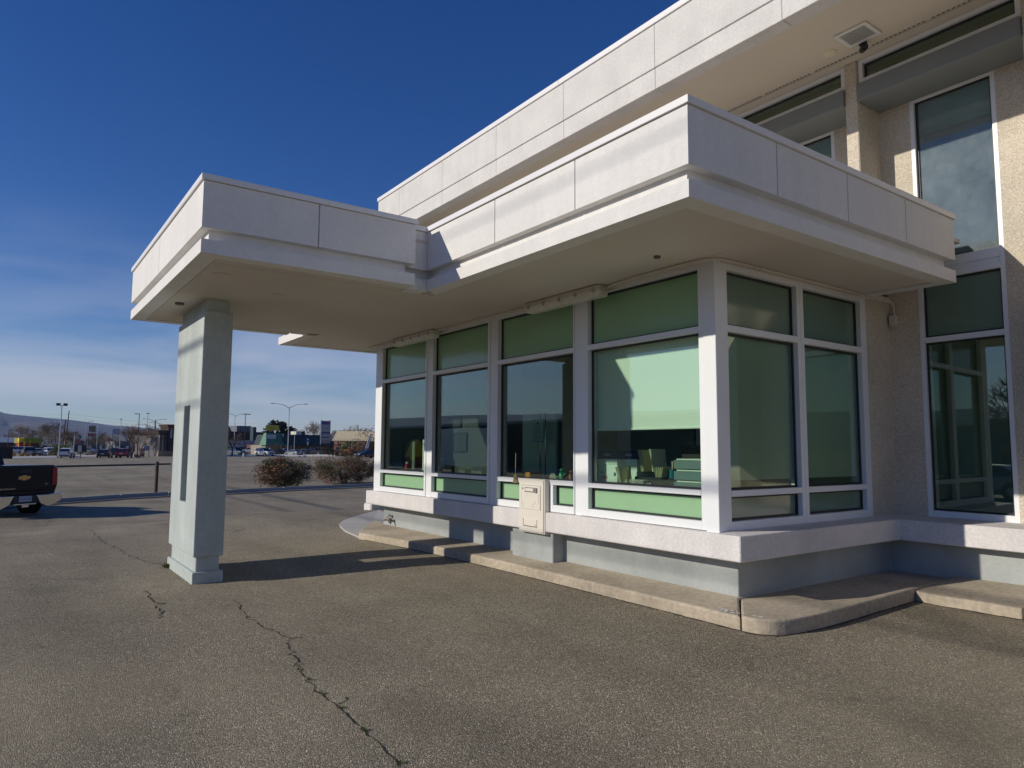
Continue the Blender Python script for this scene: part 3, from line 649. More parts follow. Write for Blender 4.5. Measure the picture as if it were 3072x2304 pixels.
# deposit drawer
dr = thing('deposit_drawer', (1.44, 3.51, .535), 'cream metal transaction drawer below the third drive-up window', 'deposit drawer')
dl = dr.location
DX = 1.378
MB().box(DX + .012, 1.50, 3.27, 3.755, .535, 1.148).build('frame', BEIGEM, dr, org=dl, bevel=.004)
MB().box(DX, DX + .03, 3.285, 3.742, .548, 1.138).build('face', BEIGEM, dr, org=dl, bevel=.004)
MB().box(DX - .006, DX + .002, 3.335, 3.69, .80, 1.07).build('drawer_front', BEIGEM, dr, org=dl, bevel=.003)
e_ = MB()
for q in ((3.332, 3.693, 1.070, 1.073), (3.69, 3.693, .80, 1.07), (3.332, 3.335, .80, 1.07)): e_.box(DX - .003, DX - .0005, *q)
e_.build('drawer_seam', DARKG, dr, org=dl)
MB().box(DX - .008, DX + .002, 3.395, 3.645, .61, .69).build('slot_cover', BEIGEM, dr, org=dl, bevel=.003)
e_ = MB(); e_.box(DX - .0095, DX - .0005, 3.395, 3.645, .606, .609); e_.box(DX - .0095, DX - .0005, 3.646, 3.649, .606, .69); e_.build('slot_seam', DARKG, dr, org=dl)
MB().box(DX - .007, DX - .0055, 3.40, 3.62, .995, 1.048).build('handle_recess', GASK, dr, org=dl)
MB().box(DX - .022, DX - .0075, 3.44, 3.60, 1.002, 1.042).build('handle', BEIGEM, dr, org=dl, bevel=.006)
MB().box(DX - .02, DX - .0075, 3.385, 3.43, .992, 1.05).build('latch', mat('latch_grey', (.25, .23, .22), .5), dr, org=dl, bevel=.004)
MB().disc((DX - .008, 3.66, 1.035), (1, 0, 0), .012, .006, 14).build('lock', STEEL, dr, org=dl)
MB().disc((DX - .01, 3.41, .625), (1, 0, 0), .006, .006, 12).build('lock', STEEL, dr, org=dl)
for k_, (y, z, l, a) in enumerate(((3.66, .86, .07, .9), (3.44, .87, .06, -.6), (3.58, .965, .025, 1.2), (3.52, .965, .02, 1.57), (3.36, .93, .10, 1.57), (3.475, .835, .05, .1))):
    c_, s_ = math.cos(a), math.sin(a)
    MB().quad((DX - .0068, y - l / 2 * c_, z - l / 2 * s_), (DX - .0068, y + l / 2 * c_, z + l / 2 * s_), (DX - .0068, y + l / 2 * c_ - .003 * s_, z + l / 2 * s_ + .003 * c_), (DX - .0068, y - l / 2 * c_ - .003 * s_, z - l / 2 * s_ + .003 * c_)).build('worn_mark', DARKG, dr, org=dl)
# brass call bell on its cord
be = thing('brass_bell', (1.43, 3.90, 1.18), 'folded brass bell hanging at the third window beside the drawer', 'bell')
MB().loft([[(1.435, 3.868, z - dz) if 0 else (x, y, z) for (x, y) in ((1.440, 3.90 + w_), (1.425 - w_ * .5, 3.90), (1.440, 3.90 - w_))] for z, w_ in ((1.185, .022), (1.15, .024), (1.11, .042), (1.085, .045))]).build('bell_body', BRASS, be, org=be.location)
MB().tube([(1.438, 3.90, 1.185), (1.438, 3.898, 1.30), (1.438, 3.893, 1.44)], .0018, 4).build('cord', CREAM, be, org=be.location)
# outdoor tap on the plinth
tp = thing('outdoor_tap', (1.60, 7.55, .31), 'old outdoor tap with a wrapped hose bib low on the grey plinth', 'tap')
MB().tube([(1.63, 7.68, .33), (1.57, 7.68, .33), (1.545, 7.67, .31)], [.028, .03, .02], 10).build('flange', STEEL, tp, org=tp.location)
MB().tube([(1.56, 7.67, .33), (1.55, 7.60, .35), (1.55, 7.52, .345), (1.55, 7.45, .335)], [.016, .024, .018, .02], 8).build('pipe', mat('old_brass', (.30, .26, .20), .6, metal=.5), tp, org=tp.location)
MB().tube([(1.545, 7.47, .36), (1.55, 7.46, .32), (1.545, 7.44, .275)], [.026, .022, .014], 7).build('hose_bib', DARKG, tp, org=tp.location)
MB().tube([(1.57, 7.58, .40), (1.57, 7.52, .40)], .022, 8).build('valve_handle', STEEL, tp, org=tp.location)

# ------------------------------------------------------------------ things behind the glass
tag(MB().box(1.600, 1.604, 1.15, 2.66, 1.71, 2.56).build('roller_shade', SHADE, bevel=0), 'white roller shade pulled halfway down behind the fourth window', 'window shade')
SHADE2 = mat('grey_green_shade', (.42, .47, .42), .9)
tag(MB().box(1.64, 2.735, 1.045, 1.05, 1.22, 3.1).build('roller_shade', SHADE2), 'lowered roller shade in the left pane of the side windows', 'window shade')
tag(MB().box(2.84, 3.98, 1.045, 1.05, 1.22, 3.1).build('roller_shade', SHADE2), 'lowered roller shade in the right pane of the side windows', 'window shade')
b_ = MB().tube([(1.602, 1.15, 1.70), (1.602, 2.66, 1.70)], .012, 8).build('shade_rail', SHADE); tag(b_, 'round bottom rail of the half lowered shade in the fourth window', 'shade rail')
ct = thing('counter', (1.9, 4.4, .76), 'dark work counter running behind the drive-up windows', 'counter')
MB().box(1.62, 2.25, 1.12, 4.55, 1.06, 1.10).build('worktop', mat('laminate', (.10, .09, .08), .4), ct, org=ct.location)
MB().box(1.62, 2.20, 4.72, 7.85, 1.06, 1.10).build('worktop', mat('laminate_far', (.10, .09, .08), .4), ct, org=ct.location)
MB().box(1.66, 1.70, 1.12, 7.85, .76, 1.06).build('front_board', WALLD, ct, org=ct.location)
NAVY = mat('navy_card', (.008, .012, .09), .6); PAP = mat('paper', (.80, .80, .74), .8); TEAL = mat('teal_plastic', (.01, .16, .22), .5)
MAN = mat('manila_folder', (.72, .64, .36), .8); BX = mat('white_carton', (.80, .83, .80), .7); TRAYM = mat('smoked_tray', (.20, .25, .28), .25); ORG = mat('orange_card', (.62, .22, .05), .8)
def carton(y0, y1, lab, txt, X=1.66):
    K = X - 1.75
    t = thing('file_box', (1.85, (y0 + y1) / 2, 1.10), lab, 'box', 'navy topped cartons on the counter')
    MB().box(1.75 + K, 2.02 + K, y0, y1, 1.10, 1.385).build('body', BX, t, org=t.location, bevel=.003)
    MB().box(1.743 + K, 2.03 + K, y0 - .006, y1 + .006, 1.335, 1.39).build('lid', BX, t, org=t.location, bevel=.003)
    MB().box(1.745 + K, 2.03 + K, y0 - .004, y1 + .004, 1.392, 1.475).build('top_band', NAVY, t, org=t.location, bevel=.003)
    text_mesh('lettering', txt, .03, PAP, t, (1.742 + K, (y0 + y1) / 2, 1.435), (R(90), 0, R(-90)), .001)
    return t
t = carton(2.39, 2.68, 'white carton with navy top and orange figures nearest the far post', 'HUSION')
text_mesh('figures', '0000', .045, ORG, t, (1.656, 2.58, 1.195), (R(90), 0, R(-90)), .0006)
text_mesh('small_print', 'EPUS', .028, TEAL, t, (1.656, 2.62, 1.245), (R(90), 0, R(-90)), .0006)
MB().box(1.6565, 1.659, 2.41, 2.44, 1.215, 1.25).build('logo', TEAL, t, org=t.location)
carton(2.22, 2.46, 'second carton with navy top, partly behind the leaning folders', 'HUSION', 1.78)
def leaning(name, lab, y, n, h, m, dy, lean, x=1.84, z=1.10, cat='folders', wd=.22):
    t = thing(name, (x, y, z), lab, cat)
    for k in range(n):
        yy = y - k * dy; b = MB(); le = lean + k * .01
        b.loft([[(x - wd / 2, yy + le, z), (x + wd / 2, yy + le, z), (x + wd / 2, yy + le + .003, z), (x - wd / 2, yy + le + .003, z)], [(x - wd / 2, yy, z + h), (x + wd / 2, yy, z + h), (x + wd / 2, yy + .003, z + h), (x - wd / 2, yy + .003, z + h)]])
        b.build('folder', m[k % len(m)], t, org=t.location)
leaning('leaning_folders', 'pale papers leaning beside the cartons on the counter', 2.40, 4, .21, [MAN, PAP, PAP], .015, -.08, x=1.70, wd=.12)
leaning('upright_folders', 'green and cream folders standing in a rack on the counter', 2.16, 4, .22, [MAN, PAP, MAN], .02, -.05, z=1.27)
leaning('upright_folders', 'tall grey folder sheets leaning back in the middle of the fourth window', 2.06, 5, .23, [PAP, TRAYM], .006, -.06, z=1.27, x=1.9)
leaning('pale_cards', 'cream cards and envelopes in a small desk sorter', 1.90, 5, .10, [MAN, PAP], .028, -.02, x=1.80, z=1.22)
MB_ = MB().box(1.76, 2.0, 1.62, 2.24, 1.10, 1.215).build('desk_organiser', BLKM, bevel=.004); tag(MB_, 'black desk organiser holding the folders and cards', 'organiser')
ps = thing('paper_stack', (1.78, 2.18, 1.10), 'stack of loose paper in front of the black organiser', 'papers')
for k_ in range(9): MB().box(1.66 + .004 * (k_ % 3), 1.75, 2.02 + .008 * (k_ % 2), 2.29 - .006 * (k_ % 3), 1.102 + k_ * .010, 1.105 + k_ * .010).build('sheet', PAP, ps, org=ps.location)
tr = thing('letter_tray', (1.85, 1.40, 1.10), 'three tier smoked plastic tray with papers on top', 'letter tray')
for k_ in range(3):
    z = 1.10 + k_ * .105
    MB().box(1.68, 2.0, 1.20, 1.64, z, z + .085).build('tray', TRAYM, tr, org=tr.location, bevel=.004)
    MB().box(1.69, 1.98, 1.23, 1.61, z + .087, z + .098).build('sheet', PAP, tr, org=tr.location)
bd = thing('glass_bottle', (1.68, 2.24, 1.10), 'tall slim chrome bottle beside the leaning papers', 'bottle')
MB().tube([(1.68, 2.24, 1.10), (1.68, 2.24, 1.30), (1.68, 2.24, 1.33)], [.022, .022, .008], 12).build('bottle_body', mat('dark_bottle', (.10, .10, .02), .1, coat=1), bd, org=bd.location, smooth=True)
for k_ in range(4):
    pass
mo = thing('computer_monitor', (2.15, 1.62, 1.10), 'black computer monitor turned away behind the letter tray', 'monitor')
MB().box(2.12, 2.16, 1.42, 1.92, 1.22, 1.54).build('screen', BLKM, mo, org=mo.location, bevel=.008); MB().box(2.13, 2.17, 1.62, 1.72, 1.10, 1.24).build('stand', BLKM, mo, org=mo.location); MB().box(2.05, 2.25, 1.52, 1.82, 1.10, 1.115).build('foot', BLKM, mo, org=mo.location)
ph = thing('telephone', (1.75, 2.08, 1.10), 'black desk telephone half hidden by papers', 'telephone')
MB().prism([(1.68, 1.98), (1.84, 1.98), (1.84, 2.16), (1.68, 2.16)], 1.10, [1.125, 1.165, 1.165, 1.125]).build('base', BLKM, ph, org=ph.location, bevel=.006); MB().box(1.69, 1.83, 2.11, 2.155, 1.155, 1.185).build('handset', BLKM, ph, org=ph.location, bevel=.01)
for k_ in range(3):
    for q_ in range(4): MB().box(1.70 + k_ * .03, 1.72 + k_ * .03, 1.99 + q_ * .026, 2.008 + q_ * .026, 1.14 + k_ * .007, 1.152 + k_ * .007).build('key', PAP, ph, org=ph.location)
cu_ = thing('pen_cup', (1.72, 1.78, 1.215), 'cup of pens standing on the desk organiser', 'cup')
MB().cyl((1.80, 1.76), .035, 1.215, 1.30, 14, .038).build('cup', TEAL, cu_, org=cu_.location)
for k_ in range(4): MB().tube([(1.80, 1.76, 1.23), (1.79 + k_ * .012, 1.73 + k_ * .022, 1.38)], .004, 5).build('pen', [BLKM, ORG, PAP, NAVY][k_], cu_, org=cu_.location)
gb = thing('framed_picture', (4.49, 2.9, 1.3), 'framed picture on the back wall above the cartons', 'picture frame')
MB().box(4.47, 4.495, 3.0, 3.7, 1.35, 1.85).build('frame', BLKM, gb, org=gb.location); MB().box(4.46, 4.469, 3.05, 3.65, 1.40, 1.80).build('print', PAP, gb, org=gb.location)
sg = thing('window_sign', (1.60, 6.4, 1.2), 'white sign board with black letters standing at the right edge of the first window', 'sign')
MB().box(1.60, 1.612, 6.16, 6.52, 1.12, 1.62).build('board', PAP, sg, org=sg.location, bevel=.003)
for tx_, z_, sz_ in (('W', 1.53, .11), ('F', 1.37, .13), ('9', 1.22, .12)):
    o_ = text_mesh('lettering', tx_, sz_, BLKM, sg, (1.597, 6.43, z_), (R(90), 0, R(-90)), .001)
# third window: notice on chrome poles, figurines, orange box
for (y, l) in ((4.385, 'chrome pole carrying the notice behind the third window'), (4.275, 'second chrome pole just right of the notice')):
    tag(MB().tube([(2.2, y, 1.1), (2.2, y, 2.0)], .009, 8).build('chrome_pole', CHROME, smooth=True), l, 'pole')
no = thing('notice_board', (2.19, 4.41, 1.74), 'blue framed printed notice hanging behind the third window', 'notice')
MB().box(2.186, 2.194, 4.29, 4.53, 1.585, 1.89).build('frame', mat('blue_frame', (.16, .28, .38), .5), no, org=no.location)
MB().box(2.180, 2.185, 4.305, 4.515, 1.60, 1.875).build('sheet', mat('grey_notice', (.50, .56, .58), .6), no, org=no.location)
for k_ in range(11): MB().box(2.178, 2.1795, 4.33 + .008 * ((k_ * 7) % 3), 4.49 - .007 * ((k_ * 5) % 3), 1.78 - k_ * .0155, 1.784 - k_ * .0155).build('print_line', BLKM, no, org=no.location)
MB().disc((2.178, 4.41, 1.83), (1, 0, 0), .02, .002, 10).build('crest', BLKM, no, org=no.location)
tag(MB().box(1.80, 2.0, 4.09, 4.37, 1.10, 1.20).build('orange_box', ORG, bevel=.003), 'low orange cardboard box on the counter behind the third window', 'box')
GRN = mat('green_glaze', (.01, .20, .12), .2, coat=.5)
def figurine(name, loc, lab, m, h, seed, cat='figurine'):
    rr = random.Random(seed); t = thing(name, loc, lab, cat); x, y, z = loc
    MB().tube([(x, y, z), (x, y, z + .01), (x, y, z + h * .3), (x + .005, y + .01, z + h * .55), (x, y, z + h * .7)], [.05, .045, .035, .04, .02], 9).build('figure_body', m, t, org=t.location, smooth=True)
    MB().tube([(x, y, z + h * .68), (x, y, z + h * .82), (x, y, z + h * .93)], [.02, .035, .012], 9).build('head', m, t, org=t.location, smooth=True)
    MB().tube([(x, y + .03, z + h * .4), (x - .02, y + .075, z + h * .3), (x - .02, y + .09, z + h * .15)], [.012, .012, .008], 6).build('arm', m, t, org=t.location)
    MB().tube([(x, y - .03, z + h * .45), (x - .02, y - .07, z + h * .55), (x - .01, y - .09, z + h * .6)], [.012, .012, .008], 6).build('arm', m, t, org=t.location)
figurine('figurine', (1.80, 3.46, 1.10), 'green glazed frog figurine on the counter behind the third window', GRN, .18, 1)
figurine('figurine', (1.83, 3.32, 1.10), 'small dark red and grey figurine at the edge of the third window', mat('dull_red', (.16, .05, .05), .5), .16, 2)
tag(MB().disc((1.78, 3.60, 1.155), (1, .3, 0), .05, .02, 18).build('shell_ornament', mat('shell', (.30, .26, .22), .5)), 'round grey shell ornament beside the green figurine', 'ornament')
figurine('figurine', (1.82, 6.30, 1.10), 'small white and green figurine in a hat behind the second window', mat('mint_glaze', (.35, .50, .40), .3), .27, 3)
# partitions and picture frames seen through windows two and three
PANEL = mat('pale_partition', (.55, .62, .56), .4)
tag(MB().box(2.35, 2.39, 4.25, 4.98, .8, 1.97).build('office_partition', PANEL), 'pale partition panel inside behind the third window', 'partition')
for (y, z0, z1, wd, lab) in ((7.02, 1.84, 2.17, .47, 'upper black picture frame inside behind the second window'), (6.83, 1.434, 1.75, .44, 'lower black picture frame inside behind the second window')):
    t = thing('picture_frame', (2.6, y, z0), lab, 'picture frame')
    for q in ((y, y + .015, z0, z1), (y + wd - .015, y + wd, z0, z1), (y + .015, y + wd - .015, z0, z0 + .015), (y + .015, y + wd - .015, z1 - .015, z1)): MB().box(2.58, 2.60, *q).build('frame', BLKM, t, org=t.location)
    MB().box(2.595, 2.60, y + .015, y + wd - .015, z0 + .015, z1 - .015).build('print', mat('dim_print', (.03, .035, .04), .6), t, org=t.location)
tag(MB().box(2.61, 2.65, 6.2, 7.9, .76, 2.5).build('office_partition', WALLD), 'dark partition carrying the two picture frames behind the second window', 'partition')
fe = thing('red_canister', (1.75, 7.30, 1.10), 'small red and white canister on the ledge behind the first window', 'canister')
MB().cyl((1.75, 7.30), .035, 1.10, 1.24, 14).build('can', mat('red_can', (.5, .02, .02), .3), fe, org=fe.location); MB().cyl((1.75, 7.30), .02, 1.24, 1.27, 12).build('cap', WHT, fe, org=fe.location)
ch = thing('office_chair', (2.0, 7.55, .76), 'grey backed office chair inside behind the first window', 'chair')
MB().prism([(1.95, 7.45), (1.99, 7.45), (1.99, 7.88), (1.95, 7.88)], 1.12, 1.60).build('backrest', mat('chair_grey', (.20, .24, .22), .7), ch, org=ch.location, bevel=.015)
MB().box(1.95, 2.3, 7.45, 7.88, 1.115, 1.16).build('seat', BLKM, ch, org=ch.location, bevel=.015); MB().cyl((2.15, 7.65), .03, .8, 1.05, 8).build('column', STEEL, ch, org=ch.location)

# ------------------------------------------------------------------ vehicles
PAINTS = {}
def paint(name, col):
    if name not in PAINTS: PAINTS[name] = mat(name, col, .28, metal=.15, coat=.8)
    return PAINTS[name]
def wheel(t, x, y, r, side, m_rim=RIM, n=18):
    a = Vector((0, side, 0)); c = Vector((x, y, r))
    ty = MB().tube([c - a * .11, c - a * .10, c + a * .10, c + a * .11], [r * .93, r, r, r * .93], n).build('wheel', TYRE, t, org=(0, 0, 0)); ty.location = (0, 0, 0)
    rm = MB().disc(c + a * .112, a, r * .62, .012, n).build('rim', m_rim, ty, org=(0, 0, 0)); rm.location = (0, 0, 0)
    for k in range(5):
        an = k * 2 * math.pi / 5; d = Vector((math.cos(an), 0, math.sin(an))) * r * .4
        if k < 5 and n > 12: MB().disc(c + a * .12 + d, a, r * .12, .008, 6).build('rim_hole', BLKM, ty, org=(0, 0, 0)).location = (0, 0, 0)
# profiles: length along +x forward, stations (x, z_low, z_belt, half width at belt), greenhouse (x bottom rear.. )
CARS = {
 'sedan': dict(st=[(-2.3, .45, .72, .62), (-2.2, .28, .98, .80), (-1.6, .22, 1.02, .89), (-.6, .20, .96, .91), (.6, .20, .95, .91), (1.3, .22, .90, .88), (2.0, .26, .80, .80), (2.25, .42, .62, .62)],
               gh=[(-1.75, .98), (-1.0, 1.40), (.1, 1.43), (1.15, .94)], wb=(-1.35, 1.40), r=.32),
 'hatch': dict(st=[(-2.25, .45, .80, .66), (-2.18, .28, 1.02, .84), (-1.6, .22, 1.08, .92), (-.6, .20, 1.04, .94), (.7, .20, 1.02, .94), (1.4, .24, .98, .90), (2.0, .28, .86, .82), (2.22, .42, .66, .64)],
               gh=[(-2.0, 1.04), (-1.3, 1.52), (.15, 1.60), (1.25, 1.0)], wb=(-1.38, 1.42), r=.36),
 'suv': dict(st=[(-2.35, .5, .95, .80), (-2.3, .36, 1.12, .90), (-1.6, .30, 1.14, .95), (-.6, .28, 1.12, .96), (.8, .28, 1.12, .96), (1.5, .30, 1.08, .93), (2.15, .34, .98, .88), (2.35, .5, .75, .72)],
             gh=[(-2.2, 1.12), (-2.0, 1.72), (.1, 1.76), (1.05, 1.1)], wb=(-1.42, 1.45), r=.39),
 'pickup': dict(st=[(-2.85, .62, 1.12, .90), (-2.84, .50, 1.16, .96), (-1.6, .42, 1.18, .98), (-.7, .40, 1.18, .98), (.9, .40, 1.16, .98), (1.7, .42, 1.14, .96), (2.6, .46, 1.08, .92), (2.85, .6, .9, .80)],
                gh=[(-.75, 1.16), (-.65, 1.78), (.5, 1.82), (1.35, 1.14)], wb=(-1.75, 1.85), r=.42)}
def car(kind, loc, heading, pname, pcol, label, cat='car', group=None, lights='rear', name='parked_car'):
    """heading: world angle the car points to"""
    C_ = CARS[kind]; t = thing(name, loc, label, cat, group, rz=heading); P_ = paint(pname, pcol); O0 = (0, 0, 0)
    secs = []
    for (x, zl, zb, hw) in C_['st']:
        secs.append([(x, -hw * .90, zl), (x, -hw, zl + .22), (x, -hw * 1.0, zb - .16), (x, -hw * .93, zb - .03), (x, -hw * .80, zb), (x, hw * .80, zb), (x, hw * .93, zb - .03), (x, hw, zb - .16), (x, hw, zl + .22), (x, hw * .90, zl)])
    MB().loft(secs).build('body', P_, t, org=O0, smooth=False).location = O0
    (a, za), (b, zb), (c, zc), (d, zd) = C_['gh']; hw = C_['st'][3][3]
    def gs(x, z, w_): return (x, w_, z)
    bt = hw * .86; tp_ = hw * .72
    g = MB(); z0 = min(za, zd) - .06
    ring0 = [(a, -bt, za - .05), (d, -bt, zd - .05), (d, bt, zd - .05), (a, bt, za - .05)]
    ring1 = [(b, -tp_, zb - .04), (c, -tp_, zc - .04), (c, tp_, zc - .04), (b, tp_, zb - .04)]
    g.loft([ring0, ring1]).build('windows', CGL, t, org=O0).location = O0
    ring2 = [(b - .03, -tp_ - .015, zb - .05), (c + .03, -tp_ - .015, zc - .05), (c + .03, tp_ + .015, zc - .05), (b - .03, tp_ + .015, zb - .05)]
    ring3 = [(b + .08, -tp_ + .06, zb + .01), (c - .06, -tp_ + .06, zc + .01), (c - .06, tp_ - .06, zc + .01), (b + .08, tp_ - .06, zb + .01)]
    rf = MB().loft([ring2, ring3])
    for s in (-1, 1):   # pillars
        rf.tube([(a, s * (bt + .005), za - .04), (b, s * (tp_ + .01), zb - .04)], .045, 4); rf.tube([(d, s * (bt + .005), zd - .04), (c, s * (tp_ + .01), zc - .04)], .035, 4)
        mx_ = (a + d) / 2; rf.tube([(mx_ - .1, s * (bt + .005), (za + zd) / 2 - .04), ((b + c) / 2, s * (tp_ + .01), (zb + zc) / 2 - .04)], .035, 4)
    rf.build('roof', P_, t, org=O0).location = O0
    xr = C_['st'][0][0]; xf = C_['st'][-1][0]; zr = C_['st'][1][2]; zf = C_['st'][-2][2]
    for s in (-1, 1):
        MB().box(xr - .01, xr + .18, *sorted((s * hw * .60, s * hw * .90)), zr - .26, zr - .10).build('taillight', REDL, t, org=O0, bevel=.01).location = O0
        MB().box(xf - .22, xf - .02, *sorted((s * hw * .50, s * hw * .84)), zf - .24, zf - .10).build('headlight', HEADL, t, org=O0, bevel=.01).location = O0
        MB().box(1.0 if kind != 'pickup' else 1.15, 1.18 if kind != 'pickup' else 1.35, *sorted((s * hw * 1.02, s * hw * 1.2)), zd - .02, zd + .12).build('mirror', P_, t, org=O0, bevel=.02).location = O0
    MB().box(xf - .14, xf + .02, -hw * .45, hw * .45, zf - .42, zf - .16).build('grille', BLKM, t, org=O0, bevel=.01).location = O0
    MB().box(xr - .03, xr + .2, -hw * .78, hw * .78, C_['st'][1][1] + .02, C_['st'][1][1] + .22).build('rear_bumper', BLKM, t, org=O0, bevel=.02).location = O0
    MB().box(xr - .015, xr + .05, -.26, .26, zr - .34, zr - .22).build('number_plate', WHT, t, org=O0).location = O0
    if kind == 'pickup':
        MB().box(-2.78, -.82, -.80, .80, 1.165, 1.19).build('bed_floor', BLKM, t, org=O0).location = O0
    for x in C_['wb']:
        for s in (-1, 1):
            MB().disc((x, s * (hw - .015), C_['r'] + .02), (0, 1, 0), C_['r'] + .07, .05, 18).build('wheel_arch', BLKM, t, org=O0).location = O0
            wheel(t, x, s * (hw - .08), C_['r'], s, n=14)
    return t
_b0 = MB.build
def H(px):  # world heading of the sight line at photo column px (radians, from +x)
    q = ray(px, 1338); return math.atan2(q.y, q.x)
AWAY = 0
# far left lot
car('hatch', at(200, 86), H(200) - .15, 'pearl_white', (.72, .73, .75), 'white crossover seen from behind in front of the menu board')
car('sedan', at(316, 89), H(316) - .15, 'midnight_blue', (.012, .018, .035), 'dark blue sedan seen from behind, just left of the red car')
car('hatch', at(374, 90), H(374) - .2, 'cherry_red', (.22, .008, .03), 'dark red crossover seen from behind beside the lamp island')
car('hatch', at(345, 101), H(345) + 1.2, 'gloss_black', (.008, .008, .01), 'black car crossing behind the red and dark blue cars')
car('suv', at(86, 96), H(86) + .1, 'teal_grey', (.05, .09, .11), 'teal grey car parked left of the silver one behind the dry grass')
car('sedan', at(110, 104), H(110) + .2, 'mid_silver', (.30, .32, .34), 'silver grey sedan in the far lot between the teal and white cars')
car('hatch', at(146, 104), H(146) + .3, 'snow_white', (.74, .75, .77), 'white car with dark rear window behind the blue sign in the far lot')
car('suv', at(130, 122), H(130) + 1.3, 'gloss_black', (.008, .008, .01), 'black car behind the white one in the far lot')
car('suv', at(42, 118), H(42) + 1.5, 'snow_white', (.74, .75, .77), 'white van-like car beside the red and yellow restaurant')
car('sedan', at(17, 112), H(17) + 1.4, 'snow_white', (.74, .75, .77), 'white car showing above the dark bin on the far left')
car('sedan', at(262, 132), H(262) + 1.2, 'mid_silver', (.30, .32, .34), 'silver car on the road beyond the menu board')
car('sedan', at(466, 118), H(466) + 1.5, 'cherry_red', (.22, .008, .03), 'dark red car on the road just left of the brown coffee building')
# street side, right of the column
car('suv', at(712, 118), H(712) + math.pi + .6, 'blue_grey', (.12, .16, .20), 'blue grey SUV facing the street right behind the grey column')
car('pickup', at(752, 150), H(752) + 1.4, 'snow_white', (.74, .75, .77), 'white pickup truck parked farther back between two SUVs', 'pickup truck')
car('suv', at(795, 112), H(795) + math.pi + .6, 'pearl_white', (.72, .73, .75), 'white SUV with a black grille facing the street above the left bush', lights='front')
car('suv', at(789, 136), H(789) + math.pi - .3, 'gloss_black', (.008, .008, .01), 'dark car with pale roof rails behind the white SUV')
car('hatch', at(852, 132), H(852) + 1.9, 'mid_silver', (.30, .32, .34), 'silver car partly hidden behind the tall street lamp')
car('sedan', at(838, 122), H(838) + 1.4, 'gloss_black', (.008, .008, .01), 'black low car between the white SUV and the street lamp')
car('sedan', at(882, 117), H(882) + .6, 'mid_silver', (.30, .32, .34), 'silver sedan seen from behind just above the left bush')
car('sedan', at(908, 140), H(908) + 1.9, 'snow_white', (.74, .75, .77), 'small white car left of the dark pickup')
car('pickup', at(940, 124), H(940) + 1.1, 'steel_black', (.03, .034, .045), 'dark grey pickup truck with red tail lights in front of the green shop', 'pickup truck')
car('sedan', at(985, 132), H(985) + .2, 'gloss_black', (.008, .008, .01), 'black car in the shade right of the dark pickup')
car('hatch', at(1102, 100), H(1102) + math.pi - 1.0, 'midnight_blue', (.012, .018, .035), 'dark blue car at the right, in front of the feather flag')

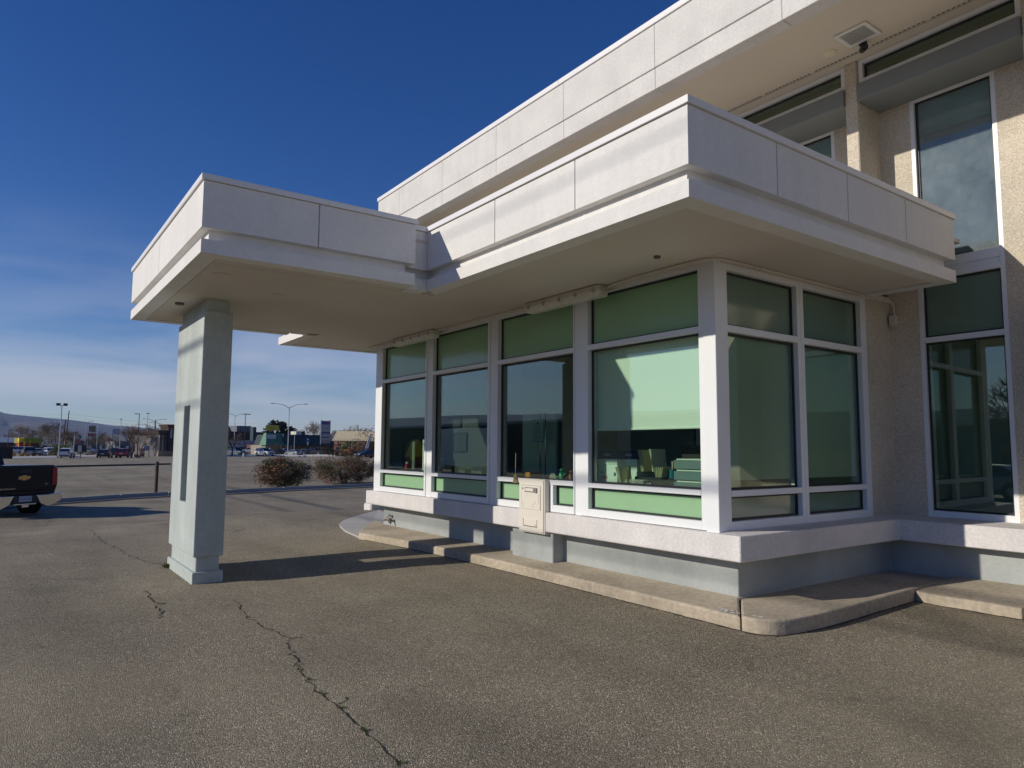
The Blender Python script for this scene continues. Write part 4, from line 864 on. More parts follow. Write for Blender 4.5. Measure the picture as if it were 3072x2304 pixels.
# the black pickup at the left edge
def near_truck():
    loc = on(20, 1533); hd = R(90 + 28 + 1.5)
    P_ = mat('truck_black', (.005, .005, .007), .22, spec=.35)
    t = thing('pickup_truck', (0, 0, 0), 'black pickup truck seen from behind at the left edge, with chrome bumper', 'pickup truck', rz=hd)
    # rear right corner of the truck sits at photo column 181; width 2.03 along local y
    D = 20.3; ex = at(186, D + .5); ux, uy = math.cos(hd), math.sin(hd); vx, vy = -uy, ux   # local x forward, local y left
    t.location = (ex[0] + vx * 1.0 + ux * 2.95, ex[1] + vy * 1.0 + uy * 2.95, -.50)
    def P(b, n, m, bevel=0, par=None, smooth=False): o = b.build(n, m, par or t, org=(0, 0, 0), bevel=bevel, smooth=smooth, seg=2); o.location = (0, 0, 0); return o
    secs = []
    for (x, zl, zb, hw) in ((-2.90, .62, 1.38, .96), (-2.80, .58, 1.42, 1.00), (-1.2, .55, 1.42, 1.015), (.9, .55, 1.35, 1.015), (1.8, .55, 1.30, 1.0), (2.7, .58, 1.22, .96), (2.95, .7, 1.0, .85)):
        secs.append([(x, -hw * .92, zl), (x, -hw, zl + .25), (x, -hw, zb - .22), (x, -hw * .97, zb - .04), (x, -hw * .92, zb), (x, hw * .92, zb), (x, hw * .97, zb - .04), (x, hw, zb - .22), (x, hw, zl + .25), (x, hw * .92, zl)])
    P(MB().loft(secs), 'body', P_)
    P(MB().loft([[(-.55, -.85, 1.38), (1.55, -.85, 1.3), (1.55, .85, 1.3), (-.55, .85, 1.38)], [(-.45, -.72, 1.90), (.65, -.74, 1.93), (.65, .74, 1.93), (-.45, .72, 1.90)]]), 'cab', P_, .03)
    P(MB().box(-.56, -.53, -.60, .60, 1.48, 1.80), 'rear_window', CGL)
    gt = P(MB().box(-2.935, -2.88, -.77, .77, .72, 1.40), 'tailgate', P_, .018)
    P(MB().loft([[(-2.96, -.80, 1.385), (-2.80, -.80, 1.385), (-2.80, .80, 1.385), (-2.96, .80, 1.385)], [(-2.94, -.80, 1.435), (-2.84, -.80, 1.435), (-2.84, .80, 1.435), (-2.94, .80, 1.435)]]), 'tailgate_spoiler', BLKM, .008)
    P(MB().box(-2.942, -2.934, -.70, .70, 1.18, 1.30), 'tailgate_panel', P_, .004, gt)
    P(MB().box(-2.939, -2.934, -.74, .74, .845, .853), 'tailgate_seam', GASK, 0, gt)
    P(MB().box(-2.95, -2.936, -.20, .12, 1.22, 1.33), 'handle', GASK, .004, gt)
    # bow-tie badge
    em = MB(); zc, yc = 1.09, .0; pts = [(-.16, .0, 0), ]
    shp = [(-.155, -.035), (-.055, -.035), (-.055, -.058), (.06, -.058), (.06, -.035), (.135, -.035), (.165, .035), (.06, .035), (.06, .058), (-.055, .058), (-.055, .035), (-.13, .035)]
    em.loft([[(-2.938, yc - a, zc + b) for a, b in shp], [(-2.955, yc - a, zc + b) for a, b in shp]]); P(em, 'badge', mat('gold_badge', (.62, .33, .08), .3, metal=.7), 0, gt)
    sh2 = [(a * 1.07, b * 1.18) for a, b in shp]
    em = MB(); em.loft([[(-2.936, yc - a, zc + b) for a, b in sh2], [(-2.947, yc - a, zc + b) for a, b in sh2]]); P(em, 'badge_rim', CHROME, 0, gt)
    o = text_mesh('lettering', 'SILVERADO', .062, CHROME, None, (-2.94, .42, .79), (R(90), 0, R(-90)), .004, 1.25); o.parent = gt
    o = text_mesh('lettering', '1500', .045, CHROME, None, (-2.94, -.62, .905), (R(90), 0, R(-90)), .004, 1.1); o.parent = gt
    o = text_mesh('lettering', 'LT', .035, CHROME, None, (-2.94, -.62, .855), (R(90), 0, R(-90)), .004, 1.1); o.parent = gt
    for s in (-1, 1):
        b = MB(); y0, y1 = (s * .78, s * 1.0)
        b.loft([[(-2.95, y0, z), (-2.93 + .00, s * .93, z), (-2.72, s * 1.03, z), (-2.70, y0, z)] for z in (.86, .95, 1.25, 1.36)])
        P(b, 'taillight', REDL, .01)
        # chrome bumper wing with notch
        pts = [(.30, .60), (.62, .60), (1.03, .66), (1.07, .54), (1.0, .40), (.70, .26), (.62, .26), (.42, .36)]
        b = MB(); b.loft([[(-2.93, s * y, z) for y, z in pts], [(-3.06 if 1 else 0, s * y * .985, z) for y, z in pts]]); P(b, 'bumper', CHROME, .012)
        P(MB().box(-3.05, -2.85, *sorted((s * .45, s * 1.0)), .605, .625), 'step_pad', GASK, .004)
    P(MB().box(-3.05, -2.9, -.32, .32, .36, .60), 'bumper_centre', BLKM, .01)
    P(MB().box(-3.058, -3.045, -.30, .30, .345, .375), 'bumper_trim', CHROME, .003)
    P(MB().box(-3.08, -2.95, -.09, .09, .27, .345), 'tow_hitch', CHROME, .01)
    np_ = P(MB().box(-3.062, -3.052, -.17, .17, .43, .585), 'number_plate', mat('plate_white', (.45, .47, .52), .5), .003)
    o = text_mesh('lettering', 'CCX-135', .075, BLKM, None, (-3.064, 0, .505), (R(90), 0, R(-90)), .001, .95); o.parent = np_
    for x in (-1.75, 1.9):
        for s in (-1, 1):
            c = Vector((x, s * .86, .40)); a = Vector((0, s, 0))
            tyr = MB().tube([c - a * .14, c - a * .12, c + a * .12, c + a * .14], [.36, .40, .40, .36], 26).build('wheel', TYRE, t, org=(0, 0, 0), smooth=False); tyr.location = (0, 0, 0)
            for q in (1, -1): r_ = MB().disc(c + a * .135 * q, a, .25, .02, 20).build('rim', RIM if q > 0 else BLKM, tyr, org=(0, 0, 0)); r_.location = (0, 0, 0)
            P(MB().disc((x, s * .965, .45), (0, 1, 0), .50, .07, 24), 'wheel_arch', BLKM)
    P(MB().tube([(-1.75, -.8, .40), (-1.75, .8, .40)], .06, 8), 'axle', BLKM)
    P(MB().box(-2.6, 2.4, -.45, .45, .38, .56), 'chassis', BLKM)
near_truck()
# ------------------------------------------------------------------ plants
def leafcloud(n, rad, cen, size, seed, squash=1., clumps=0, hollow=.35, up_=.2):
    rr = random.Random(seed); b = MB(); cl = []
    for k in range(clumps):
        while True:
            p = Vector((rr.uniform(-1, 1), rr.uniform(-1, 1), rr.uniform(-1, 1)))
            if hollow < p.length < 1: break
        cl.append(Vector((p.x * rad[0], p.y * rad[1], p.z * rad[2])))
    for i in range(n):
        if clumps:
            c = rr.choice(cl); q = Vector((rr.gauss(0, 1), rr.gauss(0, 1), rr.gauss(0, .8))) * min(rad) * .16; p = c + q
        else:
            while True:
                p = Vector((rr.uniform(-1, 1), rr.uniform(-1, 1), rr.uniform(-1, 1)))
                if hollow < p.length < 1: break
            p = Vector((p.x * rad[0], p.y * rad[1], p.z * rad[2]))
        if p.z + cen[2] < .03: continue
        a = Vector((rr.gauss(0, 1), rr.gauss(0, 1), rr.gauss(0, 1) + up_)).normalized(); c = a.orthogonal().normalized(); s = size * rr.uniform(.5, 1.3)
        p = p + Vector(cen); b.quad(p - a * s, p + c * s * .4, p + a * s, p - c * s * .4)
    return b
def twigs(b, p, d, l, r, depth, rr, spread=.55, n=3, minr=.004, upb=.15):
    q = p + d * l; b.tube([p, q], [r, r * .7], 3 if depth < 3 else 5)
    if depth == 0: return
    for k in range(n):
        e = (d + Vector((rr.gauss(0, spread), rr.gauss(0, spread), rr.gauss(0, spread * .8) + upb))).normalized()
        twigs(b, p.lerp(q, rr.uniform(.45, 1)), e, l * rr.uniform(.62, .88), max(minr, r * rr.uniform(.5, .68)), depth - 1, rr, spread, n, minr, upb)
def bare_tree(name, loc, h, seed, label, m=BARK, minr=.02, depth=5, n=3, spread=.5, group='bare trees beyond the car park', cat='tree'):
    h *= KD * (.8 if minr > .032 else 1); rr = random.Random(seed); t = thing(name, loc, label, cat, group)
    tk = MB().tube([(0, 0, -.2), (.05, 0, h * .15), (0, .05, h * .28)], [h * .03, h * .022, h * .018], 7).build('trunk', m, t, org=(0, 0, 0)); tk.location = (0, 0, 0)
    b = MB()
    for k in range(4):
        a = k * 1.57 + rr.uniform(-.5, .5); d = Vector((math.cos(a) * .55, math.sin(a) * .55, 1)).normalized()
        twigs(b, Vector((0, 0, h * .22)), d, h * .23, h * .012, depth, rr, spread, n, minr)
    c = b.build('crown', m, t, org=(0, 0, 0)); c.location = (0, 0, 0); return t
LEAFR = mat('russet_leaf', (.21, .09, .045), .7, var=.25, vs=2); LEAFO = mat('olive_leaf', (.10, .105, .028), .7, var=.3, vs=2); LEAFB = mat('brown_leaf', (.21, .13, .055), .8, var=.3, vs=2)
def bush(loc, rad, h, seed, label):
    rr = random.Random(seed); t = thing('bush', loc, label, 'bush', 'russet bushes behind the long kerb')
    st = MB()
    for k in range(26):
        a = rr.uniform(0, 6.28); d = Vector((math.cos(a) * rr.uniform(.3, 1.3), math.sin(a) * rr.uniform(.3, 1.0), rr.uniform(.5, 1.2))).normalized()
        twigs(st, Vector((rr.gauss(0, .12), rr.gauss(0, .1), 0)), d, h * .36, .014, 3, rr, .4, 2, .004, .1)
    o = st.build('branches', BARKD, t, org=(0, 0, 0)); o.location = (0, 0, 0)
    for nm, m, n, k in (('foliage', LEAFO, 5200, 1), ('foliage', LEAFR, 4200, 2), ('foliage', LEAFB, 2600, 3)):
        b = leafcloud(n, (rad * (1.0 if k != 2 else 1.05), rad * .8, h * .50), (0, 0, h * .5), .050, seed * 10 + k, clumps=85, hollow=.45)
        o = b.build(nm, m, t, org=(0, 0, 0)); o.location = (0, 0, 0); o['kind'] = 'stuff'
    return t
bush(on(848, 1462), 1.36, 1.46, 1, 'rounded russet and green bush between the grey column and the next bush')
bush(on(1035, 1450), 1.85, 1.56, 2, 'wider brown leaved bush nearest the white corner of the building')
bush(on(1165, 1448), 1.0, 1.45, 3, 'bush mostly hidden behind the near corner windows')
# bare trees, left
for i, (px, D, h, s) in enumerate(((60, 190, 11, 1), (95, 200, 9.5, 2), (130, 210, 11, 3), (152, 190, 12, 4), (35, 215, 8, 5), (178, 175, 8.5, 6), (305, 170, 7, 7), (335, 165, 6.5, 8), (285, 180, 6, 9), (268, 190, 6, 10), (212, 170, 7.0, 11))):
    if i < 3 : base = bare_tree('bare_tree', at(px, D), h, s, ['tall bare tree left of the yellow roofed restaurant', 'bare tree directly behind the yellow roofed restaurant', 'broad bare tree right of the yellow roofed restaurant'][i], minr=.035, n=3, depth=5); proto = base if i == 0 else proto; proto2 = base
    else: dup(proto if i % 2 else proto2, at(px, D), rz=s * 1.3, scale=(h / 11, h / 11, h / 11),
              label=['tallest bare tree, left of the twin floodlight pole', 'low bare tree behind the silver roofed building', 'bare tree just left of the tall leaning utility poles', 'bare tree behind the dark blue sedan', 'bare tree behind the black car near the oval sign', 'thin bare tree left of the oval sign', 'small bare tree right of the menu board', 'bare tree right of the twin floodlight pole'][i - 3])
BRT = mat('reddish_bark', (.16, .10, .075), .9)
bare_tree('bare_tree', at(398, 104), 5.6, 21, 'spreading brown bare tree behind the black lamp post on the island', m=BRT, minr=.022, n=3, depth=5, spread=.55)
bare_tree('bare_tree', at(420, 92), 3.8, 22, 'small pale bare tree beside the lamp island', minr=.014, n=3, depth=4)
bare_tree('bare_tree', at(452, 150), 7.5, 23, 'bare tree left of the coffee building', m=BARKD, minr=.03, n=3, depth=5)
bare_tree('bare_tree', at(697, 110), 5.2, 24, 'dark crooked bare tree touching the edge of the grey column', m=BARKD, minr=.025, n=3, depth=4, spread=.7)
bare_tree('bare_tree', at(828, 108), 2.9, 25, 'spindly young bare tree right of the white SUV', m=BARKD, minr=.012, n=3, depth=4, spread=.6)
bare_tree('bare_tree', at(945, 200), 12.3, 26, 'wide pale bare tree left of the tall pylon sign', minr=.035, n=3, depth=5)
bare_tree('bare_tree', at(1012, 190), 9.6, 27, 'brown bare tree just right of the tall pylon sign', m=BRT, minr=.035, n=3, depth=5)
bare_tree('bare_tree', at(1065, 210), 11.3, 28, 'bare tree above the middle of the tan roof', minr=.035, n=3, depth=5)
bare_tree('bare_tree', at(1090, 215), 11.0, 29, 'bare tree above the right end of the tan roof', minr=.035, n=3, depth=5)
# tan leaf tree behind the lime wall
TANL = mat('tan_foliage', (.20, .14, .08), .9, var=.3)
t = bare_tree('tree', at(205, 150), 5.6, 31, 'rusty leaved tree right of the utility poles', m=BARK, minr=.03, depth=4, group=None)
o = leafcloud(1500, (2.6, 2.6, 1.9), (0, 0, 4.4), .20, 5, clumps=40).build('foliage', TANL, t, org=(0, 0, 0)); o.location = (0, 0, 0)
# evergreens
PINE = mat('pine_needles', (.022, .032, .016), .8, var=.35, vs=1.5)
def pine(loc, parts, label, h):
    t = thing('pine_tree', loc, label, 'tree', 'dark pines behind the green shop', scale=.92)
    MB().tube([(0, 0, 0), (.2, 0, h * .8)], [.3, .08], 7).build('trunk', BARKD, t, org=(0, 0, 0)).location = (0, 0, 0)
    b = MB()
    for i, (x, z, rx, rz_) in enumerate(parts):
        q = leafcloud(700, (rx * 1.1, rx * .9, rz_ * 1.1), (x, 0, z), .36, i + int(h * 10), clumps=26, hollow=.3); o_ = len(b.v); b.v += q.v; b.f += [tuple(k + o_ for k in f) for f in q.f]
    b.build('crown', PINE, t, org=(0, 0, 0)).location = (0, 0, 0)
pine(at(825, 165), [(-2.2, 7.3, 1.8, 1.2), (-1.2, 8.8, 1.9, 1.2), (0, 9.8, 1.9, 1.1), (.8, 8.0, 1.9, 1.4), (-2.6, 6.0, 1.2, .8)], 'big dark pine tree behind the yellow shop sign', 10.5)
pine(at(843, 166), [(0, 9.6, 1.3, 1.0), (.6, 8.3, 1.3, 1.2), (1.0, 7.0, 1.3, 1.0)], 'narrower dark pine tree right behind the yellow shop sign', 10)
pine(at(872, 168), [(0, 7.8, 1.4, 1.0), (1.0, 6.9, 1.3, .8), (-1.0, 6.8, 1.2, .9)], 'lower dark pine tree behind the street lamp', 8)
# dry grasses
def grass(px, py, h, r, lab, seed, m=STRAW, n=130):
    p = on(px, py); rr = random.Random(seed); b = MB()
    for k in range(n):
        a = rr.uniform(0, 6.28); q = r * rr.uniform(0, .6); x, y = q * math.cos(a), q * math.sin(a); dx, dy = math.cos(a) * r * rr.uniform(0, .8), math.sin(a) * r * rr.uniform(0, .8); hh = h * rr.uniform(.6, 1)
        b.tri((x - .03, y, 0), (x + .03, y, 0), (x + dx, y + dy, hh)); b.tri((x, y - .03, 0), (x, y + .03, 0), (x + dx, y + dy, hh))
    b.build('ornamental_grass', m, label=lab, cat='grass clump', group='dry ornamental grasses along the far kerb', org=p)
G2 = mat('brown_shrub', (.22, .10, .04), .9); G3 = mat('olive_shrub', (.16, .15, .05), .9)
for i, (px, py, h, r, lab, m) in enumerate(((40, 1373, .95, .5, 'tall straw clump beside the dark bin', STRAW), (64, 1372, .75, .4, 'straw clump in front of the teal car', STRAW), (82, 1372, .85, .5, 'straw clump at the rear corner of the teal car', STRAW),
        (112, 1371, .3, .6, 'low straw clump right of the teal car', STRAW), (138, 1370, .35, .6, 'low brown shrub before the blue sign', G2), (262, 1367, .5, .6, 'brown shrub right of the menu board', G2), (276, 1367, .4, .6, 'low brown shrub right of the menu board', G2),
        (288, 1367, .4, .5, 'brown shrub beside the dark blue sedan', STRAW), (391, 1370, .65, .7, 'orange brown shrub on the island by the red car', G2), (409, 1371, .55, .6, 'brown shrub at the foot of the island lamp post', G2), (426, 1369, .65, .7, 'orange shrub on the right end of the island', G2),
        (446, 1363, .6, .8, 'yellow green shrub before the blue grey sign', G3), (468, 1362, .5, .8, 'rust shrub beside the stone base of the coffee building', G2))):
    grass(px, py, h * 1.1, r * .8, lab, i, m)
for (px, D, rx, h, m, lab) in ((1012, 118, 2.0, 2.0, PINE, 'dark green shrub in front of the orange house at its left end'), (1040, 112, 1.3, 1.6, LEAFR, 'red brown shrub by the orange house steps'), (1062, 112, 2.2, 2.6, G3, 'grey green shrub in the middle of the orange house'),
        (1080, 108, 1.6, 2.2, LEAFR, 'rust shrub right of the grey green one'), (985, 128, 2.9, 2.9, PINE, 'dark rounded shrub under the pylon sign'), (1115, 124, 3.0, 5.0, PINE, 'tall dark shrub behind the feather flag'), (170, 95, 1.2, 1.3, G3, 'green shrub left of the white crossover')):
    o = leafcloud(900, (rx, rx, h / 2), (0, 0, h / 2), .16, px, clumps=40, hollow=.3).build('shrub', m, label=lab, cat='shrub', org=at(px, D)); o.scale = (KD,) * 3

# ------------------------------------------------------------------ posts, lamps, signs
def up1(px, py, D): return zz(px, py, D)
def frame_at(px, D): p = at(px, D); return p, H(px) - math.pi / 2   # local +y looks away from the viewer, +x to the right
def lamp(px, top, D, kind, lab, m=STEEL, wl=0., wr=0., rl=0., rtop=0., r=.09, group='lamp posts across the car park and street', headm=BLKM):
    p, rz = frame_at(px, D); t = thing('street_lamp', p, lab, 'lamp post', group, rz=rz); h = up1(px, top, D) - p[2]; s = far(D) / FPX; O0 = (0, 0, 0)
    def P(b, n, mm): o = b.build(n, mm, t, org=O0); o.location = O0; return o
    P(MB().cyl((0, 0), r, 0, h, 8, r * .6), 'pole', m)
    for sgn, wd in ((-1, wl), (1, wr)):
        if not wd: continue
        L_ = wd * s
        if kind == 'arm':
            P(MB().tube([(0, 0, h - .1), (sgn * L_ * .35, 0, h + rl * s * .75), (sgn * L_ * .8, 0, h + rl * s)], [r * .6, r * .5, r * .4], 6), 'arm', m)
            P(MB().box(*sorted((sgn * L_ * .78, sgn * L_)), -.14, .14, h + rl * s - .07, h + rl * s + .05), 'lamp_head', headm if wd else m)
        elif kind == 'flood':
            P(MB().tube([(0, 0, h - .5 * s * 10 + .3), (sgn * L_ * .7, 0, h - .5 * s * 10 + .35), (sgn * L_, 0, h + .1)], .05, 6), 'arm', m)
            P(MB().box(*sorted((sgn * L_ - .28, sgn * L_ + .28)), -.25, .25, h + .05, h + .42), 'lamp_head', headm)
        elif kind == 'flat':
            P(MB().box(*sorted((0, sgn * L_)), -.16, .16, h - .16, h - .02), 'lamp_head', headm)
    return t
lamp(178, 1218, 82, 'flood', 'tall steel pole with two black floodlights at the far left', wl=9, wr=9, r=.10)
lamp(254, 1268, 150, 'arm', 'street lamp with one arm reaching right, above the menu board', wr=19, rl=5, r=.12)
lamp(290, 1270, 150, 'flat', 'slim pole with a small head left of the oval sign', wl=2, wr=2, r=.09)
lamp(359, 1256, 118, 'flat', 'pale pole with a small floodlight beside the oval sign', wl=3, wr=3, r=.08)
lamp(413, 1240, 92, 'flat', 'black lamp post with a lit looking white head on the island', m=BLKM, wl=13, r=.09, headm=WHT)
lamp(439, 1239, 110, 'flat', 'tall pale pole with a triangular floodlight right of the island lamp', wl=4, wr=4, r=.08)
lamp(460, 1264, 150, 'arm', 'street lamp with two long arms left of the coffee building', wl=32, wr=33, rl=7, r=.12)
lamp(480, 1272, 170, 'arm', 'street lamp with a left arm touching the coffee building roof line', wl=31, rl=5, r=.12)
lamp(443, 1277, 170, 'arm', 'street lamp with a left arm between the pale pole and the twin arm lamp', wl=27, rl=4, r=.12)
for px, tp_, D, a, b_, lab in ((23, 1291, 150, 0, 11, 'short lot lamp with one head at the far left edge'), (31, 1296, 170, 0, 0, 'thin post right of the leftmost lot lamp'), (60, 1284, 150, 6, 6, 'lot lamp behind the left end of the yellow roofed restaurant'), (95, 1292, 130, 10, 10, 'twin headed lot lamp in front of the yellow roof'), (122, 1295, 160, 3, 3, 'small lot lamp right of the yellow roof'), (165, 1292, 160, 5, 2, 'small lot lamp left of the twin floodlight pole'), (284, 1294, 150, 8, 0, 'dark lot lamp left of the slim pole'), (532, 1258, 140, 0, 0, 'lamp post hidden mostly by the grey column')):
    lamp(px, tp_, D, 'flat', lab, m=BLKM, wl=a, wr=b_, r=.07)
lamp(702, 1248, 160, 'arm', 'grey street lamp with two arms beside the grey column', wl=16, wr=22, rl=6, r=.12)
t_ = lamp(733, 1241, 105, 'flat', 'black twin headed lamp post on a white footing near the grey column', m=BLKM, wl=6, wr=15, r=.09)
MB().cyl((0, 0), .25, -.1, .75, 14).build('footing', CONCP, t_, org=(0, 0, 0)).location = (0, 0, 0)
lamp(864, 1223, 120, 'arm', 'tall street lamp with two long arms above the green shop', wl=53, wr=54, rl=12, r=.12)
lamp(883, 1286, 130, 'flat', 'pale pole with a white box light in front of the green shop', wl=4, wr=4, r=.09, headm=WHT)
for (pxb, pxt, tp_, D, lab) in ((186, 192, 1258, 120, 'brown utility pole just right of the twin floodlight pole'), (194, 201, 1232, 150, 'tall leaning utility pole right of the brown one'), (463, 463, 1259, 140, 'dark utility pole beside the twin arm lamp')):
    p = at(pxb, D); h = up1(pxt, tp_, D); q = at(pxt, D)
    t = thing('utility_pole', p, lab, 'utility pole', 'wooden utility poles in the distance'); MB().tube([(0, 0, 0), (q[0] - p[0], q[1] - p[1], h - p[2])], [.17, .11], 8).build('pole', BARKD, t, org=(0, 0, 0)).location = (0, 0, 0)
p = at(1045, 220); t = thing('utility_pole', p, 'utility pole with a crossarm above the tan roof', 'utility pole', 'wooden utility poles in the distance', rz=H(1045) - 1.57)
h = up1(1048, 1287, 220); MB().cyl((0, 0), .25, 0, h, 8).build('pole', BARKD, t, org=(0, 0, 0)).location = (0, 0, 0); MB().box(-.9, .9, -.1, .1, h - .4, h - .1).build('crossarm', BARKD, t, org=(0, 0, 0)).location = (0, 0, 0)
# distant wires
for k_, (z0, z1) in enumerate(((1240, 1262), (1250, 1270), (1258, 1278))):
    a = Vector(at(-200, 260)); a.z = up1(-200, z0, 260); c = Vector(at(205, 150)); c.z = up1(205, z0 + 3, 150); e = Vector(at(640, 170)); e.z = up1(640, z1 + 22, 170)
    b = MB()
    for p, q in ((a, c), (c, e)): b.tube([p.lerp(q, u / 8) - Vector((0, 0, 1.0 * (u / 8) * (1 - u / 8))) for u in range(9)], .018, 3)
    tag(b.build('overhead_wire', BLKM), ['highest distant overhead wire crossing the hills', 'middle distant overhead wire crossing the hills', 'lowest distant overhead wire crossing the hills'][k_], 'wire', 'distant overhead wires')
for k_, (y0, y1) in enumerate(((1268, 1273), (1276, 1280), (1283, 1288))):
    a = Vector(at(640, 210)); a.z = up1(640, y0, 210); c = Vector(at(1250, 210)); c.z = up1(1250, y1 + 4, 210)
    tag(MB().tube([a.lerp(c, u / 8) - Vector((0, 0, 1.2 * (u / 8) * (1 - u / 8))) for u in range(9)], .018, 3).build('overhead_wire', BLKM), ['highest wire above the green shop', 'middle wire above the green shop', 'lowest wire above the green shop'][k_], 'wire', 'overhead wires behind the shops')
# near power line on the street side (casts the wire shadows on column and fascia)
for k_, (x, z, r_) in enumerate(((-13, (1.653 + .418 * 13) / .908, .036), (-13.3, (1.118 + .412 * 13.3) / .911, .020), (-12.6, (3.18 + .426 * 12.6) / .904, .010))):
    tag(MB().tube([(x, y, z + (.0002 * (y - 5) ** 2)) for y in range(-30, 51, 5)], r_, 5).build('overhead_wire', BLKM), ['thick lower overhead cable along the street', 'lowest overhead cable along the street', 'top overhead wire along the street'][k_], 'wire', 'near overhead cables')
for y, lb in ((-30, 'wooden power pole behind the viewer'), (50, 'wooden power pole at the far end of the near cables')):
    t = thing('utility_pole', (-13, y, -.3), lb, 'utility pole', 'poles of the near power line'); MB().cyl((0, 0), .16, 0, 10.2, 10, .11).build('pole', BARKD, t, org=(0, 0, 0)).location = (0, 0, 0); MB().box(-.9, .9, -.06, .06, 9.3, 9.45).build('crossarm', BARKD, t, org=(0, 0, 0)).location = (0, 0, 0)
# steel post by the kerb, leaning wooden stake, rocks
p = on(467, 1482); t = thing('bollard', p, 'rusty brown steel post behind the long kerb, left of the column', 'post')
hb = zz(467, 1387, math.dist(p[:2], (CX, CY)) * math.cos(math.atan((467 - 1536) / FPX))) - p[2]
MB().cyl((0, 0), .068, 0, hb, 14).build('shaft', BRNM, t, org=(0, 0, 0)).location = (0, 0, 0); MB().cyl((0, 0), .07, hb, hb + .03, 14, .04).build('cap', BRNM, t, org=(0, 0, 0)).location = (0, 0, 0)
p = on(934, 1384); q = at(941, 60); tag(MB().tube([(0, 0, 0), (.28, .05, .98)], .05, 4).build('leaning_stake', mat('weathered_yellow_wood', (.45, .36, .16), .8, var=.3), org=p), 'leaning yellowed wooden stake between the two bushes', 'stake')
tag(MB().tube([(-.5, 0, .05), (0, 0, .08), (.35, .0, .05)], [.06, .1, .05], 7).build('parking_block', CONCP, org=on(925, 1384)), 'small broken concrete block at the foot of the leaning stake', 'concrete block')
for (px, py, lb) in ((898, 1371, 'pale rock left of the leaning stake'), (914, 1370, 'grey rock nearest the leaning stake')):
    tag(MB().tube([(-.3, 0, .08), (0, 0, .14), (.3, 0, .06)], [.08, .16, .06], 6).build('rock', KERB, org=on(px, py)), lb, 'rock')
# menu board, bin, small signs
def signbox(name, px, D, x0, x1, y0, y1, m, lab, cat, th=.15, posts=0, base=None, pm=BLKM, group=None):
    p, rz = frame_at(px, D); t = thing(name, p, lab, cat, group, rz=rz); s = far(D) / FPX; zt, zb = up1(px, y0, D) - p[2], up1(px, y1, D) - p[2]
    o = MB().box((x0 - px) * s, (x1 - px) * s, -th / 2, th / 2, zb, zt).build('panel', m, t, org=(0, 0, 0), bevel=.01); o.location = (0, 0, 0)
    for q in (posts if isinstance(posts, (list, tuple)) else ()):
        o = MB().cyl(((q - px) * s, 0), .06, 0, zb, 8).build('post', pm, t, org=(0, 0, 0)); o.location = (0, 0, 0)
    return t, s, zb, zt
def addp(t, name, m, x0, x1, z0, z1, y=-.09, th=.02): o = MB().box(x0, x1, y - th, y, z0, z1).build(name, m, t, org=(0, 0, 0)); o.location = (0, 0, 0); return o
t, s, zb, zt = signbox('menu_board', 242, 84, 226, 258, 1336, 1356, mat('menu_dark', (.018, .016, .016), .5), 'dark drive-through menu board with a white centre panel', 'menu board', posts=[243])
addp(t, 'menu_panel', mat('menu_white', (.52, .53, .50), .6), -7 * s, 3 * s, zb + .02, zt - .02)
t, s, zb, zt = signbox('waste_container', 15, 80, -12, 35, 1341, 1377, mat('bin_black', (.012, .012, .014), .7), 'big black waste container at the far left edge', 'container', th=1.8)
t, s, zb, zt = signbox('small_sign', 134, 88, 128, 141, 1354, 1363, mat('sign_blue', (.05, .16, .26), .6), 'small blue and white sign on the ground behind the kerb', 'sign', th=.06)
addp(t, 'stripe', WHT, -4 * s, 4 * s, zb + .12, zb + .2, -.03)
t, s, zb, zt = signbox('small_sign', 90, 90, 85, 96, 1353, 1364, mat('sign_grey', (.30, .34, .37), .6), 'pale grey cabinet at the right rear of the teal car', 'cabinet', th=.3)
t, s, zb, zt = signbox('banner_sign', 440, 98, 433, 448, 1337, 1352, mat('blue_grey_banner', (.22, .25, .36), .7), 'plain blue grey banner sign left of the coffee building', 'sign', posts=[434, 447])
t, s, zb, zt = signbox('small_sign', 430, 93, 424, 434, 1345, 1362, mat('orange_panel', (.55, .19, .08), .6), 'orange and red sign board behind the island shrubs', 'sign', th=.1)
addp(t, 'symbol', WHT, -1.5 * s, 2.2 * s, zb + .25, zb + .5, -.05)
p = on(402, 1371); tag(MB().cyl((0, 0), .16, 0, .62, 10).build('bollard', mat('pink_concrete', (.62, .45, .36), .9), org=p), 'pale pink concrete bollard on the lamp island', 'bollard')
p = on(418, 1371); tag(MB().cyl((0, 0), .1, 0, .8, 8).build('bollard', mat('green_post', (.22, .24, .12), .9), org=p), 'short olive post right of the pink bollard', 'bollard')
# big signs on poles
t, s, zb, zt = signbox('pole_sign', 347, 160, 336, 359, 1286, 1304, mat('sign_white_blue', (.42, .44, .55), .5), 'white sign with a blue oval on a pole above the cars', 'sign', posts=[338, 357], th=.6)
OV = mat('oval_blue', (.06, .08, .25), .4)
o = MB().loft([[(math.cos(a) * 9.5 * s + .3, y, (zb + zt) / 2 + math.sin(a) * 6.3 * s) for a in [i * 2 * math.pi / 24 for i in range(24)]] for y in (-.32, -.34)]).build('oval', OV, t, org=(0, 0, 0)); o.location = (0, 0, 0)
o = MB().loft([[(math.cos(a) * 8.2 * s + .3, y, (zb + zt) / 2 + math.sin(a) * 5.1 * s) for a in [i * 2 * math.pi / 24 for i in range(24)]] for y in (-.35, -.36)]).build('oval_face', mat('oval_white', (.55, .56, .62), .4), t, org=(0, 0, 0)); o.location = (0, 0, 0)
o = text_mesh('lettering', 'Olive', .8, OV, None, (.3, -.37, (zb + zt) / 2), (R(90), 0, 0), .01, 1.1); o.parent = t
